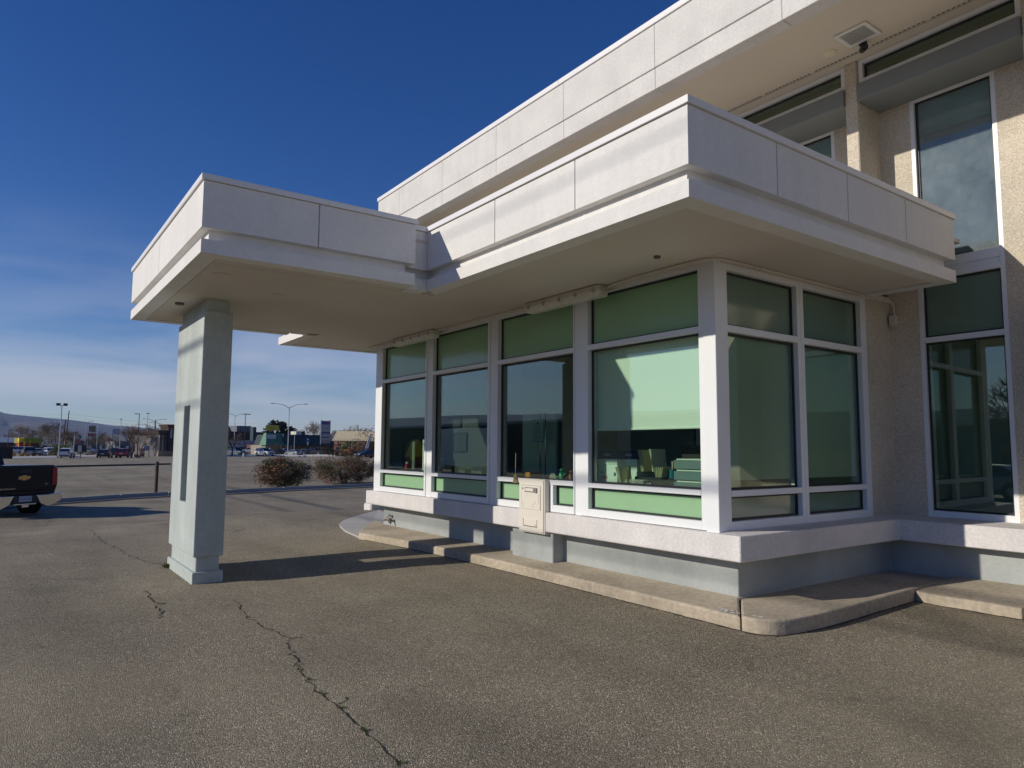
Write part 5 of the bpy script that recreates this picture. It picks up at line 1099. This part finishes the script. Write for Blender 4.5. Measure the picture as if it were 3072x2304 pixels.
t, s, zb, zt = signbox('pole_sign', 274, 170, 265, 283, 1277, 1295, mat('tan_sign', (.26, .21, .15), .6), 'brown square sign high on a pole left of the slim lamp', 'sign', posts=[265.5, 275], th=.5)
for k_ in range(4): addp(t, 'letter_band', mat('band%d' % k_, (.16, .16, .14), .6), -6 * s, 6 * s, zb + .25 + k_ * .33, zb + .38 + k_ * .33, -.25)
t, s, zb, zt = signbox('pole_sign', 274, 168, 263, 284, 1300, 1309, mat('red_white_sign', (.30, .10, .09), .6), 'red lettered sign below the brown pole sign', 'sign', posts=[274])
t, s, zb, zt = signbox('pole_sign', 328, 150, 323, 334, 1316, 1324, mat('red_sign', (.45, .12, .12), .6), 'small red and white sign left under the oval sign', 'sign', posts=[328])
t, s, zb, zt = signbox('pole_sign', 232, 160, 226, 240, 1318, 1330, mat('faded_red', (.38, .10, .10), .6), 'faded red sign behind the traffic signal', 'sign', posts=[233])
# traffic signal
p, rz = frame_at(222, 140); t = thing('traffic_signal', p, 'traffic signal arm with a pale backplate left of the menu board', 'traffic light', rz=rz); s = far(140) / FPX
for nm, b, m in (('pole', MB().cyl((0, 0), .12, 0, up1(222, 1300, 140), 8), STEEL), ('arm', MB().tube([(0, 0, up1(222, 1310, 140)), (17 * s, 0, up1(222, 1303, 140))], .08, 6), STEEL), ('signal_head', MB().box(13 * s, 17 * s, -.2, .2, up1(222, 1309, 140), up1(222, 1303, 140)), BLKM), ('backplate', MB().box(2 * s, 9 * s, -.05, .05, up1(222, 1309, 140), up1(222, 1305, 140)), WHT)):
    b.build(nm, m, t, org=(0, 0, 0)).location = (0, 0, 0)
# yellow shop sign on two posts
t, s, zb, zt = signbox('shop_sign', 814, 122, 796, 834, 1276, 1292, mat('yellow_sign', (.42, .40, .035), .5), 'yellow shop sign on two dark posts in front of the pines', 'sign', posts=[800, 829], th=.4)
o = text_mesh('lettering', "70's Nandy's", .42, mat('dull_red_letter', (.24, .10, .03), .6), None, (0, -.21, (zb + zt) / 2 + .08), (R(90), 0, 0), .01, .85); o.parent = t
o = text_mesh('lettering', "FURNITURE STORE", .16, BLKM, None, (0, -.21, zb + .16), (R(90), 0, 0), .01, .85); o.parent = t
t2, s, zb, zt = signbox('shop_sign', 813, 121.5, 801, 826, 1304, 1316, mat('letter_board', (.42, .45, .50), .5), 'pale changeable letter board below the yellow shop sign', 'sign', posts=[801, 826], th=.25)
for k_ in range(4): addp(t2, 'board_line', mat('line%d' % k_, (.25, .28, .33), .6), -11 * s, 11 * s, zb + .1 + k_ * .16, zb + .13 + k_ * .16, -.125)
# pylon sign
t, s, zb, zt = signbox('pylon_sign', 976, 118, 963, 989, 1262, 1329, mat('pylon_grey', (.33, .32, .33), .6), 'tall white edged pylon sign with a purple top panel', 'sign', th=.5)
addp(t, 'edge', WHT, -15.5 * s, -13 * s, zb - .3, zt + .1, .5, 1.0); addp(t, 'edge', mat('edge_grey', (.5, .5, .52), .5), 12.6 * s, 13.6 * s, zb, zt + .1, .3, .6)
PUR = mat('purple_panel', (.06, .02, .20), .5); 
for (a, b_, m, nm) in ((1266, 1272, PUR, 'name_panel'), (1272, 1274, mat('faded_purple', (.22, .14, .28), .5), 'name_panel'), (1276, 1280, mat('p1', (.42, .41, .42), .6), 'name_panel'), (1281, 1286, mat('p2', (.36, .36, .36), .6), 'name_panel'), (1288, 1294, mat('p3', (.40, .39, .39), .6), 'name_panel'),
        (1297, 1300, BLKM, 'name_panel'), (1301, 1304, mat('p4', (.30, .26, .45), .6), 'name_panel'), (1305, 1309, mat('p5', (.45, .40, .42), .6), 'name_panel'), (1310, 1313, mat('p6', (.10, .05, .04), .6), 'name_panel'), (1314, 1320, mat('p7', (.36, .35, .34), .6), 'name_panel'), (1321, 1327, mat('p8', (.26, .23, .20), .6), 'name_panel')):
    addp(t, nm, m, -12 * s, 12 * s, up1(976, b_, 118) - t.location.z, up1(976, a, 118) - t.location.z, -.25)
o = text_mesh('lettering', 'Crossroads', .26, mat('lilac', (.40, .35, .6), .5), None, (.1, -.275, up1(976, 1269, 118) - t.location.z), (R(90), 0, 0), .004, 1); o.parent = t
# blue sign, feather flag, cone
t, s, zb, zt = signbox('small_sign', 923, 135, 918, 929, 1319, 1323, mat('bright_blue', (.04, .10, .40), .5), 'small blue and white sign on a post above the dark pickup', 'sign', th=.1)
addp(t, 'top_panel', WHT, -2.5 * s, 2.5 * s, zt, zt + 3 * s, .02); addp(t, 'lower_panel', WHT, -2 * s, 2 * s, zb - 12 * s, zb - 2 * s, .02)
p, rz = frame_at(1094, 103); t = thing('feather_flag', p, 'white and blue feather flag beside the orange house', 'flag', rz=rz); s = far(103) / FPX
zt_, zb_ = up1(1109, 1298, 103) - p[2], up1(1094, 1345, 103) - p[2]; n = 10; prof = []
MB().tube([(0, 0, 0), (.15, 0, zb_), (.75, 0, zt_ * .8), (1.0, 0, zt_)], .02, 5).build('pole', WHT, t, org=(0, 0, 0)).location = (0, 0, 0)
b = MB(); W_ = mat('flag_white', (.72, .74, .80), .8); L1 = []; R1_ = []
for i in range(n + 1):
    u = i / n; zc_ = zb_ + (zt_ - zb_) * u; xc = .15 + .85 * u ** 1.2; wd = .28 * (1 - u ** 4); L1.append((xc, 0, zc_)); R1_.append((xc + wd * 2 * (1 - u * .3) - .45 * 0, .015, zc_))
for i in range(n): b.quad(L1[i], R1_[i], R1_[i + 1], L1[i + 1])
o = b.build('flag_cloth', W_, t, org=(0, 0, 0)); o.location = (0, 0, 0); sd = o.modifiers.new('thickness', 'SOLIDIFY'); sd.thickness = .01
FB = mat('flag_blue', (.05, .07, .32), .8)
for i, c in enumerate('CLEANERS'):
    u = .08 + i * .10; zc_ = zb_ + (zt_ - zb_) * u; xc = .15 + .85 * u ** 1.2 + .24
    o = text_mesh('lettering', c, .30, FB, None, (xc, -.03, zc_), (R(90), R(12), 0), .006, 1.3); o.parent = t
# orange street bench-sign
t, s, zb, zt = signbox('orange_sign', 1039, 106, 1032, 1046, 1347, 1354, mat('orange_board', (.60, .24, .05), .7), 'low orange sign in front of the orange house', 'sign', posts=[1034, 1043], th=.2)

# ------------------------------------------------------------------ distant buildings
def bld(name, px0, px1, D, ytop, depth, m, lab, cat='building', rot=R(12), group=None, pre=None):
    """front face spans photo columns px0..px1 at depth D (left end), parallel to the street (rot)"""
    a = Vector(at(px0, D)); q = ray(px1, 1338); ux, uy = math.cos(rot), math.sin(rot)
    # intersect sight line of px1 with the street-parallel line through a
    det = ux * (-q.y) - uy * (-q.x); dx, dy = CX - a.x, CY - a.y; k = (dx * (-q.y) - dy * (-q.x)) / det
    t = thing(name, (a.x, a.y, a.z - .1), lab, cat, group, rz=rot); h = up1(px0, ytop, D) - a.z + .1; Wd = k
    def P(b, n, mm, par=None, bevel=0): o = b.build(n, mm, par or t, org=(0, 0, 0), bevel=bevel); o.location = (0, 0, 0); return o
    if m: P(MB().box(0, Wd, 0, depth, 0, h), 'wall', m)
    return t, Wd, h, P
BRICKD = mat('dark_brick', (.045, .036, .034), .9, var=.15); 
t, Wd, h, P = bld('brick_building', 560, 800, 165, 1293, 25, BRICKD, 'dark brown windowless building behind the parked cars')
for k_ in range(7): P(MB().box(Wd * (.25 + .1 * k_), Wd * (.25 + .1 * k_) + .15, -.06, 0, 0, h), 'pilaster', mat('pil%d' % k_, (.06, .045, .042), .9))
P(MB().box(Wd * .1, Wd * 1.0, -.05, .2, h, h + .15), 'coping', BLKM)
RTU = mat('rooftop_grey', (.16, .16, .19), .7); RTC = mat('rooftop_cream', (.45, .42, .34), .8)
t, Wd, h, P = bld('rooftop_unit', 708, 752, 175, 1277, 6, RTU, 'large grey equipment screen on the roof of the brown building', 'rooftop unit')
for k_ in range(1, 4): P(MB().box(Wd * k_ / 4 - .05, Wd * k_ / 4 + .05, -.04, 0, 0, h), 'seam', BLKM)
bld('rooftop_unit', 660, 707, 176, 1279, 6, RTC, 'cream walled penthouse on the roof left of the grey screen', 'rooftop unit')
t, Wd, h, P = bld('rooftop_unit', 758, 767, 172, 1281, 2, mat('dark_unit', (.02, .045, .06), .6), 'small dark rounded unit on the roof right of the grey screen', 'rooftop unit')
t, Wd, h, P = bld('low_shop', 640, 812, 150, 1320, 10, mat('grey_stucco', (.42, .40, .43), .9, var=.06), 'low pale grey shop front with a deep canopy behind the cars')
P(MB().box(0, Wd, -2.0, -.02, h - 1.9, h - .05), 'awning_band', mat('awning_grey', (.50, .48, .50), .8)); P(MB().box(.3, Wd - .3, -.05, -.021, 0, h - 1.95), 'shop_window', CGL)
for k_ in range(8): P(MB().box(Wd * k_ / 8, Wd * k_ / 8 + .15, -1.95, -1.8, 0, h - 1.9), 'post', CONCP)
# green shop
GRD = mat('dark_green_metal', (.008, .026, .024), .5); GRL = mat('light_green_metal', (.075, .22, .12), .5)
t, Wd, h, P = bld('green_shop', 798, 1020, 140, 1302, 20, None, 'shop with a dark green metal parapet and a light green gable')
P(MB().box(Wd * .18, Wd, 0, 18, 0, 2.6), 'wall', mat('shop_brown', (.16, .07, .04), .8)); 
P(MB().loft([[(Wd * .2, -.9, 2.55), (Wd, -.9, 2.55), (Wd, 15, 2.55), (Wd * .2, 15, 2.55)], [(Wd * .2 + .4, .1, h), (Wd, .1, h), (Wd, 14, h), (Wd * .2 + .4, 14, h)]]), 'parapet', GRD)
for k_ in range(9): P(MB().box(Wd * (.24 + .08 * k_), Wd * (.24 + .08 * k_) + 1.0, -.03, -.005, .3, 2.3), 'shop_window', CGL if k_ % 2 else mat('boarded', (.25, .12, .06), .8))
P(MB().box(0, Wd * .24, .3, 8, 0, 2.5), 'wall', mat('cream_shopfront', (.30, .27, .22), .8))
P(MB().loft([[(-.6, -1.0, 2.5), (Wd * .235, -1.0, 2.5), (Wd * .235, 2.5, 2.5), (-.6, 2.5, 2.5)], [(.6, 1.2, h + .3), (Wd * .26, 1.2, h + .3), (Wd * .26, 2.4, h + .3), (.6, 2.4, h + .3)]]), 'mansard_roof', GRL)
for k_ in range(5): P(MB().box(Wd * .03 + k_ * 1.5, Wd * .03 + k_ * 1.5 + .2, -.8, -.6, 0, 2.5), 'post', CONCP)
t, Wd, h, P = bld('rooftop_unit', 887, 904, 160, 1294, 3, mat('cream_unit', (.70, .66, .56), .6), 'cream air conditioning unit on the green shop roof', 'rooftop unit')
bld('rooftop_unit', 904, 914, 161, 1294, 3, BLKM, 'black air conditioning unit on the green shop roof', 'rooftop unit')
# orange house with tan roof
TAN = mat('tan_shingles', (.84, .68, .40), .9, var=.05); OR1 = mat('orange_trim', (.80, .48, .26), .8); BRK = mat('brown_panel', (.13, .05, .035), .8)
t, Wd, h, P = bld('orange_house', 1003, 1180, 122, 1322, 10, None, 'orange trimmed low building with a tan shingle roof', rot=R(-16))
hE = up1(1003, 1322, 122) - t.location.z; hR = up1(1020, 1295, 130) - t.location.z
P(MB().box(.8, Wd, .9, 9, 0, hE), 'wall', BRK)
P(MB().loft([[(-.6, -.6, hE - .12), (Wd + 1, -.6, hE - .12), (Wd + 1, -.6, hE + .05), (-.6, -.6, hE + .05)], [(1.3, 5.6, hR - .1), (Wd + 1, 5.6, hR - .1), (Wd + 1, 5.6, hR + .08), (1.3, 5.6, hR + .08)]]), 'roof_slope', TAN)
P(MB().loft([[(1.3, 5.7, hR - .1), (Wd + 1, 5.7, hR - .1), (Wd + 1, 5.7, hR + .05), (1.3, 5.7, hR + .05)], [(-.6, 11, hE - .1), (Wd + 1, 11, hE - .1), (Wd + 1, 11, hE + .05), (-.6, 11, hE + .05)]]), 'roof_slope', mat('roof_back', (.2, .19, .19), .9))
P(MB().tube([(-.65, -.65, hE), (1.25, 5.6, hR)], .09, 4), 'gable_trim', WHT)
for x in (1.0, Wd * .235, Wd * .29, Wd * .37, Wd * .455): P(MB().box(x, x + .13, -.2, -.07, 0, hE - .1), 'post', mat('post_w%d' % int(x * 10), (.60, .55, .48), .7))
for x, wd in ((Wd * .09, 1.3), (Wd * .40, 1.4)):
    P(MB().box(x, x + .28, .6, .9, .0, hE - .2), 'door_surround', OR1); P(MB().box(x + wd - .0, x + wd + .28, .6, .9, .0, hE - .2), 'door_surround', OR1); P(MB().box(x + .28, x + wd, .6, .9, hE - .5, hE - .2), 'door_surround', OR1)
    P(MB().box(x + .4, x + wd - .15, .8, .88, .6, hE - .6), 'window', WHT if x < Wd * .2 else mat('olive_blind', (.20, .17, .08), .6))
for x in (Wd * .19, Wd * .34): P(MB().box(x, x + 1.0, .8, .89, .5, hE - .4), 'window', mat('olive_win%d' % int(x), (.17, .13, .06), .4))
# coffee building
CB = mat('taupe_panel', (.12, .11, .115), .8); CT = mat('pink_trim', (.52, .36, .30), .8); CR = mat('dark_cornice', (.05, .04, .035), .7); CS = mat('stone_base', (.40, .28, .18), .9, var=.35, vs=3, var2=.2)
t, Wd, h, P = bld('coffee_shop', 477, 575, 104, 1300, 12, CB, 'brown coffee building with stone base beside the grey column')
P(MB().box(-.15, Wd + .1, -.15, .3, 0, 1.15), 'stone_base', CS)
P(MB().loft([[(-.15, -.15, h - .25), (Wd, -.15, h - .25), (Wd, 12, h - .25), (-.15, 12, h - .25)], [(-.5, -.5, h + .6), (Wd, -.5, h + .6), (Wd, 12.4, h + .6), (-.5, 12.4, h + .6)]]), 'cornice', CR)
for x in (0, .62, 1.6): P(MB().box(x - .07, x + .09, -.12, 0, 1.15, h - .25), 'trim', CT)
P(MB().box(.0, 4, -.5, -.1, h - 1.1, h - .98), 'canopy_bar', BLKM)
P(MB().box(1.4, Wd, -.6, 3, 1.15, h + 1.0), 'tower', BRICKD)
P(MB().loft([[(1.35, -.65, h + 1.0), (Wd, -.65, h + 1.0), (Wd, 3, h + 1.0), (1.35, 3, h + 1.0)], [(.95, -1.05, h + 1.75), (Wd, -1.05, h + 1.75), (Wd, 3.4, h + 1.75), (.95, 3.4, h + 1.75)]]), 'tower_cornice', mat('brown_cornice', (.09, .055, .04), .7))
P(MB().box(1.55, 2.3, -.64, -.6, 1.4, h - .6), 'window', CGL)
for i, c in enumerate('SEE'): o = text_mesh('lettering', 'COFFEE'[i + 3] if 0 else c, .85, WHT, None, (1.95, -.65, h + .65 - i * .62), (R(90), 0, 0), .03); o.parent = t
# restaurant red and yellow, silver roof building, lime wall
RED = mat('restaurant_red', (.40, .025, .012), .7); YEL = mat('restaurant_yellow', (.72, .52, .02), .6); LIME = mat('lime_roof', (.27, .26, .02), .6)
t, Wd, h, P = bld('restaurant', 56, 118, 128, 1313, 9, None, 'small red and yellow restaurant with a lime green roof band')
hh = up1(56, 1328, 128) - t.location.z; ht = up1(56, 1313, 128) - t.location.z
P(MB().box(1.2, Wd, 0, 8, 0, hh), 'wall', mat('dark_red_wall', (.16, .02, .012), .8)); P(MB().box(.9, Wd + .4, -.5, 8.3, hh - .1, ht), 'roof_band', LIME)
P(MB().box(0, .9, -.4, .8, 0, hh + .15), 'entrance_wall', RED); P(MB().box(-.05, .95, -.45, .85, hh + .15, ht - .1), 'entrance_top', YEL); P(MB().box(-.12, .0, -.5, -.3, 0, ht), 'corner_post', YEL); P(MB().box(.75, 1.15, -.8, -.5, hh - .6, hh + .4), 'yellow_panel', YEL); P(MB().box(1.2, 1.9, -.9, -.3, 0, hh - .1), 'red_pylon', RED); P(MB().box(2.0, 2.12, -.9, -.7, 0, hh + .7), 'corner_post', YEL)
for k_ in range(3): P(MB().box(3.2 + k_ * 1.6, 4.2 + k_ * 1.6, -.04, -.005, .7, hh - .6), 'window', CGL)
t, Wd, h, P = bld('lime_wall', 155, 210, 122, 1335, .4, mat('lime_wall_paint', (.26, .29, .035), .8), 'long lime green wall behind the white crossover', 'wall')
for k_ in range(4): P(MB().box(Wd * k_ / 4, Wd * k_ / 4 + .06, -.03, 0, 0, h), 'joint', BLKM)
t, Wd, h, P = bld('silver_roof_building', -120, 57, 150, 1326, 12, mat('dark_wall', (.05, .05, .055), .8), 'long low building with a silver metal roof at the far left')
hr = up1(0, 1312, 160) - t.location.z; P(MB().loft([[(-.5, -.8, h), (Wd + .3, -.8, h), (Wd + .3, 12, h), (-.5, 12, h)], [(-.2, 3, hr), (Wd, 3, hr), (Wd, 5, hr), (-.2, 5, hr)]]), 'roof', mat('silver_roof', (.36, .40, .46), .5)); P(MB().box(Wd * .8, Wd * .9, -.03, -.005, .5, h - .8), 'window', mat('red_poster', (.3, .05, .03), .7))
for k_ in range(6): P(MB().box(Wd * .3 + k_ * 2.2, Wd * .3 + k_ * 2.2 + 1.5, -.02, -.004, .6, h - .7), 'window', CGL)
for i, (x0, x1, D, yt, m, lb) in enumerate(((215, 260, 200, 1322, (.10, .10, .11), 'grey low building behind the traffic signal'), (262, 345, 210, 1320, (.16, .12, .10), 'brown low building behind the bare trees and red sign'), (345, 420, 190, 1324, (.13, .13, .14), 'dark grey building behind the red car'), (425, 478, 200, 1327, (.06, .065, .08), 'blue grey building left of the coffee shop'))):
    t, Wd, h, P = bld('distant_shop', x0, x1, D, yt, 10, mat('shop_wall%d' % i, m, .8, var=.1), lb)
    for k_ in range(5): P(MB().box(Wd * (k_ + .2) / 5, Wd * (k_ + .7) / 5, -.03, -.004, .5, h * .55), 'window', CGL if k_ % 2 else WHT)
    P(MB().box(-.1, Wd + .1, -.1, .2, h, h + .25), 'coping', CONCP)
# far tree line that reads as one mass
b = leafcloud(9000, (1, 1, 1), (0, 0, 0), 1., 1, hollow=0) if 0 else MB(); rr = random.Random(9)
for k_ in range(9000):
    px = rr.uniform(-150, 1250); D = rr.uniform(230, 420); p = at(px, D); q = Vector(p) + Vector((0, 0, rr.random() ** 1.6 * (4.0 + 2.5 * math.sin(px * .05) + 1.5 * math.sin(px * .17))))
    a = Vector((rr.gauss(0, 1), rr.gauss(0, 1), rr.gauss(0, 1))).normalized() * rr.uniform(.3, .9); c = a.orthogonal().normalized() * a.length * .5; b.quad(q - a, q + c, q + a, q - c)
tag(b.build('distant_trees', mat('winter_treeline', (.10, .085, .065), .95)), kind='stuff')

# ------------------------------------------------------------------ across the street (seen reflected in the glass)
t, W2, h, P = bld('street_building', 560, 575, 300, 1330, 1, BRICKD, 'x') if 0 else (None,) * 4
for (x, y, w_, d_, h_, m, lb) in ((-44, 62, 12, 60, 4.6, mat('warm_grey_wall', (.055, .05, .045), .8), 'long brown store across the side street'), (-70, -12, 12, 22, 4.2, mat('cool_grey_wall', (.30, .31, .32), .8), 'grey flat roofed store across the side street'), (-66, 12, 10, 22, 4.6, mat('teal_wall', (.10, .16, .15), .8), 'dark teal store across the side street')):
    t = thing('side_street_store', (x, y, -.5), lb, 'building', 'stores across the side street')
    MB().box(-w_ / 2, w_ / 2, -d_ / 2, d_ / 2, 0, h_).build('wall', m, t, org=(0, 0, 0)).location = (0, 0, 0)
    MB().box(-w_ / 2 - .2, w_ / 2 + .2, -d_ / 2 - .2, d_ / 2 + .2, h_, h_ + .3).build('coping', CONCP, t, org=(0, 0, 0)).location = (0, 0, 0)
    for k_ in range(6): MB().box(w_ / 2 + .005, w_ / 2 + .05, -d_ / 2 + 1 + k_ * d_ / 6.2, -d_ / 2 + 3 + k_ * d_ / 6.2, .6, 2.6).build('window', CGL, t, org=(0, 0, 0)).location = (0, 0, 0)
t = thing('yellow_roof_sign', (-27, 60, -.5), 'yellow A-shaped roof and sign board reflected in the first drive-up window', 'sign', scale=.5)
YEL2 = mat('sun_yellow', (.80, .52, .02), .5)
MB().loft([[(-1.6, y, 2.2), (1.6, y, 2.2), (.1, y, 5.6), (-.1, y, 5.6)] for y in (-1.4, 1.4)]).build('a_frame', YEL2, t, org=(0, 0, 0)).location = (0, 0, 0)
MB().box(-1.3, 1.3, -1.2, 1.2, 0, 2.2).build('booth', mat('red_booth', (.3, .06, .03), .7), t, org=(0, 0, 0)).location = (0, 0, 0)
MB().box(1.9, 2.1, -3.2, -1.7, 1.6, 3.4).build('panel', YEL2, t, org=(0, 0, 0), bevel=.05).location = (0, 0, 0); MB().cyl((2, -2.4), .12, 0, 1.6, 8).build('post', BRNM, t, org=(0, 0, 0)).location = (0, 0, 0)
t = thing('box_truck', (-19, 38, -.5), 'white box truck parked across the lane, reflected in the windows', 'truck', rz=.3)
MB().box(-1.2, 1.2, -2.8, 2.0, .8, 3.3).build('cargo_box', WHT, t, org=(0, 0, 0), bevel=.04).location = (0, 0, 0); MB().box(-1.1, 1.1, 2.05, 3.9, .5, 2.3).build('cab', WHT, t, org=(0, 0, 0), bevel=.12).location = (0, 0, 0)
for x_ in (-1, 1):
    for y_ in (-1.6, 3.0): MB().disc((x_ * 1.05, y_, .45), (1, 0, 0), .45, .25, 16).build('wheel', TYRE, t, org=(0, 0, 0)).location = (0, 0, 0)
car('sedan', (-22, 8, gz(-22, 8)), R(95), 'mid_silver', (.30, .32, .34), 'silver sedan at the side street, reflected in the drive-up glass')
car('suv', (-24, 16, gz(-24, 16)), R(95), 'pearl_white', (.72, .73, .75), 'white SUV at the side street, reflected in the first window')
car('hatch', (-23, 1.5, gz(-23, 1.5)), R(-85), 'midnight_blue', (.012, .018, .035), 'dark blue car at the side street, reflected in the glass')
for i, (x, y, h_) in enumerate(((-40, 10, 8), (-44, 30, 9), (-42, -4, 7))): dup(proto, (x, y, -.5), rz=i * 1.1, scale=h_ / 11, label=['bare street tree opposite the drive-up windows', 'tall bare street tree opposite the first window', 'low bare street tree opposite the tall windows'][i], group='bare trees across the side street')

# ------------------------------------------------------------------ hills and haze
RH = 6000.
def ridge(az):   # elevation in metres of the skyline at compass angle az (from +Y towards +X)
    a = math.degrees(az); px = 1536 + math.tan(az - YAW) * FPX if abs(az - YAW) < 1.3 else None
    base = 95 + 60 * noise.noise((math.cos(az) * 3.1 + 5, math.sin(az) * 3.1, 0)) + 30 * noise.noise((math.cos(az) * 11, math.sin(az) * 11, 3))
    view = None
    if px is not None and px < 900:
        pts = [(-1200, 330), (-500, 318), (0, 278), (25, 266), (100, 247), (177, 228), (215, 221), (253, 205), (330, 177), (430, 158), (475, 140), (520, 105), (700, 35), (900, 8)]
        view = pts[0][1] if px <= pts[0][0] else pts[-1][1]
        for (a0, v0), (a1, v1) in zip(pts, pts[1:]):
            if a0 <= px <= a1: view = v0 + (v1 - v0) * (px - a0) / (a1 - a0)
        return view + 5 * noise.noise((px * .03, 0, 0)) + 2.5 * noise.noise((px * .11, 2, 0))
    if px is not None and px < 3600: return 12.
    return 300 + 60 * noise.noise((math.cos(az) * 3.1 + 5, math.sin(az) * 3.1, 0)) + 14 * noise.noise((math.cos(az) * 16, math.sin(az) * 16, 3))
b = MB(); NA, NR = 720, 14
for j in range(NR):
    for i in range(NA):
        az = 2 * math.pi * i / NA; rr_ = RH * (.62 + .38 * j / (NR - 2)) if j < NR - 1 else RH * 1.15
        u = min(1, j / (NR - 2)); dl = abs(((az - YAW + math.pi) % (2 * math.pi)) - math.pi); e = ridge(az) * (math.cos(dl) if dl < .9 else .62 + .38 * ss((dl - .9) / .4))
        prof = u ** .75 * (1 + .22 * noise.noise((az * 40, u * 3, 1)) * (1 - u) * 2) if u < 1 else 1.
        z = -12 + (e + 12) * prof * (.82 if j == NR - 1 else 1); b.v.append((CX + math.sin(az) * rr_, CY + math.cos(az) * rr_, z))
for j in range(NR - 1):
    for i in range(NA): b.f.append((j * NA + i, j * NA + (i + 1) % NA, (j + 1) * NA + (i + 1) % NA, (j + 1) * NA + i))
HM = bpy.data.materials.new('mesa_rock'); HM.use_nodes = True; tt = HM.node_tree; pp = tt.nodes['Principled BSDF']; pp.inputs['Roughness'].default_value = 1
tcn = tt.nodes.new('ShaderNodeTexCoord'); mpn = tt.nodes.new('ShaderNodeMapping'); mpn.inputs['Scale'].default_value = (.0022, .0022, .016); tt.links.new(tcn.outputs['Object'], mpn.inputs[0])
nn = tt.nodes.new('ShaderNodeTexNoise'); nn.inputs['Scale'].default_value = 1.2; nn.inputs['Detail'].default_value = 9; nn.inputs['Roughness'].default_value = .65; tt.links.new(mpn.outputs[0], nn.inputs['Vector'])
rp = tt.nodes.new('ShaderNodeValToRGB'); e = rp.color_ramp.elements; e[0].position = .42; e[0].color = (.028, .034, .05, 1); e[1].position = .70; e[1].color = (.22, .16, .14, 1); x = e.new(.56); x.color = (.06, .06, .075, 1)
tt.links.new(nn.outputs[0], rp.inputs[0]); tt.links.new(rp.outputs[0], pp.inputs['Base Color'])
b.build('hills', HM, kind='structure', smooth=True)
hz = MB().box(-8200, 8200, -8200, 8200, -16, 400)
HZM = bpy.data.materials.new('haze_air'); HZM.use_nodes = True; tt = HZM.node_tree; tt.nodes.clear(); o_ = tt.nodes.new('ShaderNodeOutputMaterial'); pv = tt.nodes.new('ShaderNodeVolumePrincipled')
pv.inputs['Color'].default_value = (.50, .66, 1, 1); pv.inputs['Density'].default_value = 7.5e-5; pv.inputs['Anisotropy'].default_value = .1
tt.links.new(pv.outputs[0], o_.inputs['Volume'])
if HAZE: hz.build('haze', HZM, kind='stuff')
